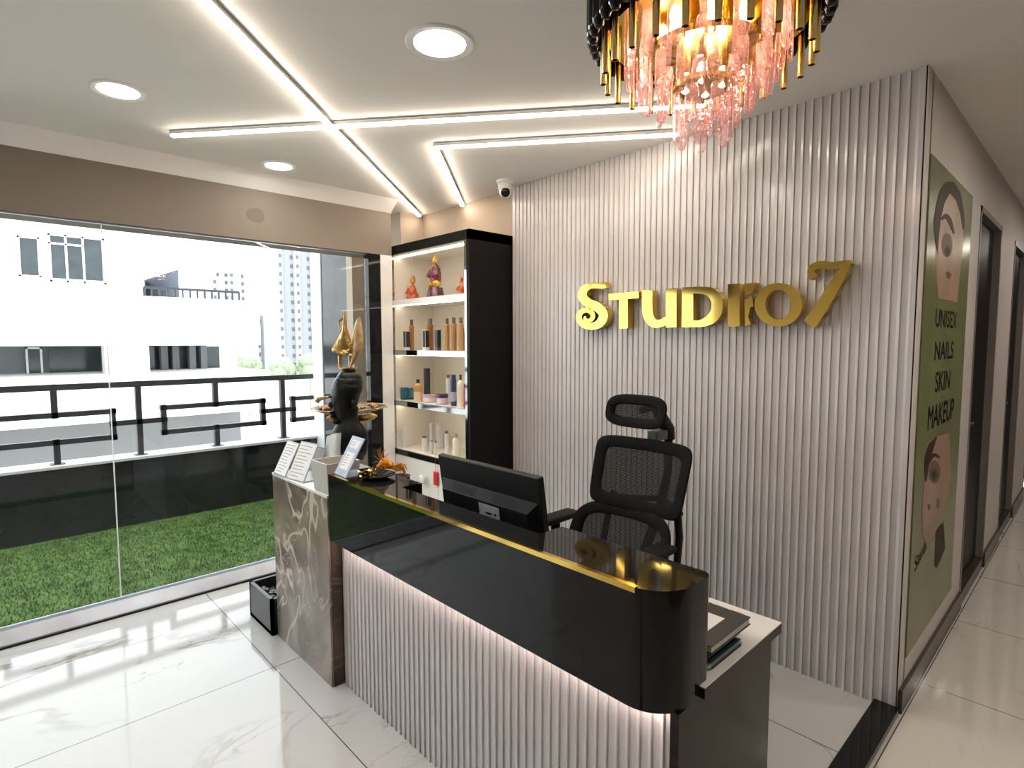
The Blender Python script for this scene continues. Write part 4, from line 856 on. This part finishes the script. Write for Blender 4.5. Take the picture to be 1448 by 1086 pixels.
orn.ball(BP(488, 499, -.01), (.03, .022, .018), 12)
orn.build('butterfly_body', M_agold, bu)
wg = MB(); leaf(wg, [(508, 448, .8), (507, 453, 3), (506.5, 460, 5), (506, 468, 6.5), (506, 477, 7.6), (506, 486, 7.8), (505, 495, 7.2), (502.5, 503, 6), (499.5, 510, 3.4), (497, 517, 1.6)], .007, .018)
wg.build('butterfly_wing', P('pale_gold_wing', (.62, .45, .24), .4, .6, var=.25, scale=30), bu)

# ------------------------------------------------------------------ things on the counter
q0, q1 = on(473, 676, 2, DZ1+.001), on(496, 684, 2, DZ1+.001)
q0 = Vector((-2.218, 1.068, DZ1+.001)); q1 = Vector((-2.105, 1.062, DZ1+.001))
t_, plate, sh = leaning('payment_stand', q0, q1, .175, .52, P('pale_blue_acrylic', (.42, .50, .62), .25), P('blue_print', (.40, .48, .62), .45), 'pale blue leaning payment sign on the left end of the counter', 'sign stand', None, .10, 0, .004)
plate(.024, .094, .03, .105, .0009, .0013).build('white_panel', M_paper, sh); plate(.024, .094, .125, .160, .0009, .0013).build('white_panel', M_paper, sh)
k = MB()
for b_ in (.136, .147): p_ = plate(.028, .062, b_, b_+.004, .0013, .0016); k.add(p_.v, p_.f)
for b_ in (.012, .02): p_ = plate(.02, .07, b_, b_+.003, .0009, .0013); k.add(p_.v, p_.f)
for q in range(5): p_ = plate(.028, .058+.004*(q % 2), .045+q*.011, .049+q*.011, .0013, .0016); k.add(p_.v, p_.f)
k.build('printed_lines', P('faded_print', (.45, .40, .36), .6), sh)
lf = empty('dish_ornament', (-2.09, 1.145, DZ1), 'gold leaf ornament on a black dish at the left of the counter', 'ornament')
MB().lathe([(.03, 0), (.04, .002), (.072, .014), (.075, .017), (.068, .016), (.04, .006), (.0001, .005)], (-2.025, 1.158, DZ1+.001), 36).build('dish', M_black, lf)
k = MB(); rr = random.Random(5); c0 = on(505, 663, 1, 1.14)
for q in range(46):
    a, e = rr.uniform(0, 2*PI), rr.uniform(.1, 1.2); l = rr.uniform(.025, .055); b0 = Vector((-2.075+rr.uniform(-.022, .022), 1.142+rr.uniform(-.015, .015), DZ1+.008)); tip = b0+Vector((math.cos(a)*math.cos(e), math.sin(a)*math.cos(e), math.sin(e)*.6))*l; sd = Vector((-math.sin(a), math.cos(a), 0))*.006
    md = (b0+tip)/2+Vector((0, 0, .004)); k.add([b0, md+sd, tip, md-sd, md+Vector((0, 0, .003))], [(0, 1, 4), (1, 2, 4), (2, 3, 4), (3, 0, 4)])
k.build('leaf_cluster', M_gold, lf)
# orange marigolds standing behind the counter
fl = empty('flower_arrangement', (-2.13, 1.33, .7005), 'orange dried flower arrangement behind the left end of the counter', 'flowers')
fb = Vector((-2.13, 1.33, .7005))
MB().lathe([(.035, 0), (.05, .02), (.055, .12), (.045, .21), (.048, .215), (.040, .212), (.0001, .19)], fb, 24).build('vase', M_bmat, fl)
M_org = P('marigold_orange', (.95, .30, .012), .6, var=.35, scale=60); k = MB(); rr = random.Random(9)
Df = (fb-CAM).dot(fw)
def fp(x, y, a=0): return dep(x, y, Df)+away*a
for cx_, cy_, r_, n_ in ((544, 655, 10, 70), (538, 660, 7, 30), (552, 658, 7, 30)):
    for q in range(n_):
        a, e = rr.uniform(0, 2*PI), rr.uniform(-1.2, 1.4); c = fp(cx_, cy_); d_ = right*math.cos(a)*math.cos(e)+away*math.sin(a)*math.cos(e)+Vector((0, 0, 1))*math.sin(e); R_ = r_*SC*rr.uniform(.7, 1.0); sd = d_.cross(Vector((0, 0, 1))).normalized()*.006
        k.add([c, c+d_*R_*.7+sd, c+d_*R_, c+d_*R_*.7-sd], [(0, 1, 2, 3)])
    k.ball(fp(cx_, cy_), r_*SC*.72, 10)
k.build('blossom', M_org, fl)
k = MB()
for x1_, y1_ in ((528, 644), (533, 636), (539, 631), (545, 634), (550, 642), (527, 655), (536, 634), (542, 637)): k.tube([fp(541, 656), fp((541+x1_)/2-2, (656+y1_)/2-3), fp(x1_, y1_)], [.002, .0015, .001], 5)
k.build('stalks', P('straw_orange', (.45, .20, .03), .7), fl)
k = MB()
for q in range(8):
    xa, ya = 552+q*1.2, 662+q*.6; xb, yb_ = 563+rr.uniform(0, 10), 657+rr.uniform(0, 7); k.tube([fp(xa, ya), fp((xa+xb)/2+3, min(ya, yb_)-2), fp(xb, yb_), fp(xb+3, yb_+8)], [.003, .004, .004, .002], 6)
k.build('trailing_petals', M_org, fl)

# ------------------------------------------------------------------ monitor
mo = empty('monitor', (-1.498, 1.32, .7), 'black desktop monitor seen from behind on the desk', 'monitor')
tl = math.radians(8.5); mc = Vector((-1.484, 1.300, .917)); MX = Matrix.Rotation(tl, 3, 'X')
def mloc(mb):
    for i, v in enumerate(mb.v): mb.v[i] = MX @ v+mc
    return mb
mwd, mh = .268, .160
mloc(MB().bev((-mwd, -.012, -mh), (mwd, .012, mh), .004)).build('panel_shell', M_plastic, mo)
mloc(MB().box((-mwd+.008, .0121, -mh+.018), (mwd-.008, .0127, mh-.008))).build('screen', P('dark_screen', (.01, .01, .012), .15), mo)
zb0, zb1, zb2 = .060, .040, -mh+.012
xw = mwd-.022
mb = MB(); mb.add([(-xw-.008, -.012, zb0+.012), (xw+.008, -.012, zb0+.012), (xw-.02, -.040, zb1), (-xw+.02, -.040, zb1), (-xw+.02, -.044, zb2), (xw-.02, -.044, zb2), (-xw, -.012, zb2-.005), (xw, -.012, zb2-.005)], [(0, 1, 2, 3), (3, 2, 5, 4), (4, 5, 7, 6), (0, 3, 4, 6), (1, 7, 5, 2), (0, 6, 7, 1)])
hs = mloc(mb).build('rear_housing', M_plastic, mo)
sl = Vector((0, -.028, zb1-zb0-.012)).normalized(); nrm = Vector((0, sl.z, -sl.y)); nrm = nrm if nrm.y < 0 else -nrm
for c_ in (-.165, .055):
    k = MB()
    for r_ in range(4):
        for q in range(14):
            o_ = Vector((c_+q*.0095-.01, -.012, zb0+.012))+sl*(.010+r_*.0075)+nrm*.0008; k.add([o_, o_+Vector((.006, 0, 0)), o_+Vector((.006, 0, 0))+sl*.0045, o_+sl*.0045], [(0, 1, 2, 3)])
    mloc(k).build('vent_slots', P('vent_black_%d' % int(c_*100+50), (.003, .003, .003), .8), hs)
lbp = mloc(MB().box((-.010, -.0455, -.018), (.095, -.0438, .033))).build('rating_label', P('silver_sticker', (.45, .46, .48), .35), hs)
mloc(MB().box((.025, -.0460, .0), (.055, -.0455, .007)).box((.07, -.0460, .0), (.079, -.0455, .009))).build('label_print', M_inkb, lbp)
mloc(MB().bev((.0, -.052, -.05), (.07, -.043, -.022), .004)).build('cable_cover', P('grey_plastic', (.10, .10, .11), .4), hs)
MB().bar((-1.498, 1.335, .705), (-1.498, 1.315, .80), .07, .03).build('stand_neck', M_plastic, mo)
MB().lathe([(.12, 0), (.12, .005), (.11, .010), (.0001, .012)], (-1.498, 1.335, .7002), 36, 1, .75).build('stand_base', M_plastic, mo)

# ------------------------------------------------------------------ chair
CHX, CHY = -1.43, 2.0
cr = empty('office_chair', (CHX, CHY, 0), 'black mesh high-back office chair with headrest behind the desk', 'office chair')
def sup(t, a, b, n): c_, s_ = math.cos(t), math.sin(t); return math.copysign(abs(c_)**(2/n), c_)*a, math.copysign(abs(s_)**(2/n), s_)*b
def surf(c, u, v, curve, lean): return Vector((c[0]+u, c[1]-curve*(u/.24)**2+lean*v, c[2]+v))
def padframe(c, a, b, n, inn, th, curve, lean, name, taper=0):
    N_ = 72; ins = [sup(2*PI*i/N_, a-inn, b-inn, n+1) for i in range(N_)]; out = [sup(2*PI*i/N_, a, b, n) for i in range(N_)]
    tp = lambda p: (p[0]*(1+taper*p[1]/b), p[1])
    rings = []
    for k_, dy in ((0, 0), (.12, -th*.75), (.5, -th), (.88, -th*.7), (1, -.003)):
        rings.append([surf(c, *tp((o_[0]+(i_[0]-o_[0])*k_, o_[1]+(i_[1]-o_[1])*k_)), curve, lean)+Vector((0, dy, 0)) for o_, i_ in zip(out, ins)])
    for k_, dy in ((1, .004), (.5, th*.6), (.1, th*.4)): rings.append([surf(c, *tp((o_[0]+(i_[0]-o_[0])*k_, o_[1]+(i_[1]-o_[1])*k_)), curve, lean)+Vector((0, dy, 0)) for o_, i_ in zip(out, ins)])
    mb = MB(); K_ = len(rings); vs = [p for r in rings for p in r]
    mb.add(vs, [(i*N_+j, i*N_+(j+1) % N_, ((i+1) % K_)*N_+(j+1) % N_, ((i+1) % K_)*N_+j) for i in range(K_) for j in range(N_)], True)
    f = mb.build(name, M_fabric, cr)
    g = MB(); vs = []; R_ = 8
    for r in range(R_+1):
        for j in range(N_): vs.append(surf(c, *tp((ins[j][0]*(1-r/R_)*1.01, ins[j][1]*(1-r/R_)*1.01)), curve, lean))
    g.add(vs, [(r*N_+j, r*N_+(j+1) % N_, (r+1)*N_+(j+1) % N_, (r+1)*N_+j) for r in range(R_) for j in range(N_)], True)
    g.build('mesh_panel', M_mesh, f); return f
padframe((CHX+.010, CHY+.10, 1.197), .156, .073, 3.4, .044, .016, .035, .20, 'headrest')
padframe((CHX+.050, CHY+.08, .925), .240, .152, 7.5, .050, .010, .035, .30, 'backrest', .03)
padframe((CHX+.02, CHY+.0, .668), .255, .125, 3.2, .055, .016, .05, .40, 'lumbar_support', -.03)
# spine and yoke behind
MB().tube([(CHX+.03, CHY+.24, 1.19), (CHX+.03, CHY+.30, 1.13), (CHX+.03, CHY+.33, 1.04), (CHX+.03, CHY+.33, .9), (CHX+.02, CHY+.28, .72), (CHX, CHY+.16, .5), (CHX, CHY, .42)], [.018, .022, .02, .02, .022, .024, .026], 10).build('spine', M_plastic, cr)
MB().tube([(CHX+.02, CHY+.12, 1.20), (CHX+.03, CHY+.20, 1.21), (CHX+.03, CHY+.245, 1.18)], .016, 10).tube([(CHX+.03, CHY+.22, 1.20), (CHX+.03, CHY+.27, 1.15), (CHX+.03, CHY+.32, 1.10), (CHX+.03, CHY+.33, 1.05)], [.02, .03, .032, .03], 12).build('headrest_bracket', M_plastic, cr)
MB().bev((CHX+.005, CHY+.19, 1.055), (CHX+.055, CHY+.285, 1.10), .006).build('bracket_plate', P('dark_grey_plastic', (.08, .08, .085), .4), cr)
MB().tube([(CHX-.19, CHY+.06, .80), (CHX-.1, CHY+.20, .77), (CHX+.02, CHY+.30, .77), (CHX+.14, CHY+.20, .77), (CHX+.25, CHY+.06, .80)], .014, 10).tube([(CHX+.235, CHY+.06, .84), (CHX+.25, CHY+.06, .70), (CHX+.24, CHY+.06, .55), (CHX+.1, CHY+.05, .44)], .016, 10).tube([(CHX-.15, CHY+.16, .80), (CHX-.17, CHY+.14, .70), (CHX-.17, CHY+.10, .55), (CHX-.1, CHY+.05, .44)], .016, 10).build('back_yoke', M_plastic, cr)
sp2 = MB().bev((CHX-.25, CHY-.34, .44), (CHX+.25, CHY+.10, .51), .03, 4, smooth=True); sp2.build('seat', M_fabric, cr)
MB().bev((CHX-.12, CHY-.2, .38), (CHX+.12, CHY+.06, .44), .01).build('mechanism', M_plastic, cr)
for s_ in (-1, 1):
    ax = CHX+(.255 if s_ > 0 else -.31)
    ap = MB().bev((ax-.045, CHY-.24, .672), (ax+.045, CHY+(.06 if s_ < 0 else -.03), .700), .012, 3, smooth=True).build('armrest', M_pl_soft, cr)
    MB().tube([(CHX+s_*.20, CHY-.06, .43), (ax, CHY-.06, .46), (ax, CHY-.08, .675)], [.018, .022, .024], 10).build('arm_post', M_plastic, ap)
MB().tube([(CHX, CHY-.06, .38), (CHX, CHY-.06, .09)], .026, 14).build('gas_lift', M_blk_metal, cr)
for q in range(5):
    a = 2*PI*q/5+.3; e = (CHX+.29*math.cos(a), CHY-.06+.29*math.sin(a)); ob = MB().tube([(CHX, CHY-.06, .11), (e[0], e[1], .08)], [.026, .015], 10).build('base_leg', M_plastic, cr)
    MB().lathe([(.012, -.018), (.027, -.016), (.027, .016), (.012, .018)], (e[0], e[1], .0275), 18, R=Matrix.Rotation(PI/2, 3, Vector((math.cos(a), math.sin(a), 0)))).build('caster', M_pl_soft, ob)

# ------------------------------------------------------------------ books and papers on the worktop
zs = .7008; bx1 = -.640
def book(name, xa, xb, ya, yb, z0, h, cover, page, label, cat, rot=0, spiral=False):
    c = Vector(((xa+xb)/2, (ya+yb)/2, z0)); t = empty(name, c, label, cat, 'stack of books and files on the worktop'); R_ = Matrix.Rotation(rot, 3, 'Z')
    def rot_(mb):
        for i, v in enumerate(mb.v): mb.v[i] = R_ @ (v-c)+c
        return mb
    rot_(MB().box((xa+.004, ya+.004, z0+.0015), (xb-.003, yb-.004, z0+h-.0015))).build('pages', page, t)
    rot_(MB().box((xa, ya, z0), (xb, yb, z0+.0015)).box((xa, ya, z0+h-.0015), (xb, yb, z0+h)).box((xa, ya, z0), (xa+.002, yb, z0+h))).build('cover', cover, t)
    if spiral:
        k = MB()
        for q in range(26):
            yy = ya+.01+(yb-ya-.02)*q/25; k.tube([(xb-.004+h*.62*math.cos(a), yy, z0+h/2+h*.62*math.sin(a)) for a in [2*PI*i/10 for i in range(10)]], .0009, 5, True)
        rot_(k).build('spiral_binding', M_blk_metal, t)
    return t, rot_
pgs = P('page_edges', (.62, .60, .56), .7, var=.15, scale=90)
book('spiral_notebook', -.93, -.634, 1.256, 1.432, zs, .016, P('teal_cover', (.05, .15, .19), .4), pgs, 'teal spiral notebook at the bottom of the stack beside the counter', 'notebook', 0, True)
book('ledger_book', -.93, -.642, 1.254, 1.418, zs+.0170, .013, M_bmat, P('dark_edges', (.05, .04, .05), .6), 'thin black ledger in the middle of the stack on the worktop', 'book')
book('ledger_book', -.93, -.637, 1.255, 1.428, zs+.0305, .012, P('navy_cover', (.02, .04, .07), .35), P('grey_edges', (.12, .09, .11), .6), 'navy covered ledger just under the folder in the worktop stack', 'book')
single('sticky_flag', MB().box((-.68, 1.43, zs+.0410), (-.640, 1.452, zs+.0422)), P('teal_paper', (.02, .22, .30), .5), (-.655, 1.435, zs+.041), 'teal paper flag poking out of the book stack', 'paper')
book('ring_folder', -.96, -.628, 1.258, 1.475, zs+.0430, .020, P('charcoal_cover', (.035, .033, .032), .35), P('folder_edge', (.58, .54, .47), .5), 'charcoal covered folder on top of the book stack', 'folder')
zf_ = zs+.0631
fo2 = single('form_sheet', MB().box((-.90, 1.262, zf_), (-.672, 1.415, zf_+.001)), M_paper, (-.75, 1.33, zf_), 'white printed form lying on top of the folder', 'paper')
k = MB()
for q in range(6): k.box((-.88+.01*q, 1.29+q*.019-1.33+1.33, zf_+.001), (-.70-.012*q, 1.294+q*.019, zf_+.0013))
for i, v in enumerate(k.v): k.v[i] = v-fo2.location
pl_ = k.build('printed_lines', M_ink); pl_.parent = fo2
for q, (c_, nm) in enumerate((((.30, .42, .10), 'olive'), ((.12, .30, .42), 'blue'), ((.42, .52, .16), 'green'), ((.70, .18, .12), 'red'))):
    yx = -.83+q*.046; single('index_tab', MB().box((yx, 1.474, zs+.055), (yx+.036, 1.492, zs+.056)), P('tab_'+nm, c_, .5), (yx+.018, 1.48, zs+.055), nm+' paper index tab along the back edge of the folder', 'paper tab')
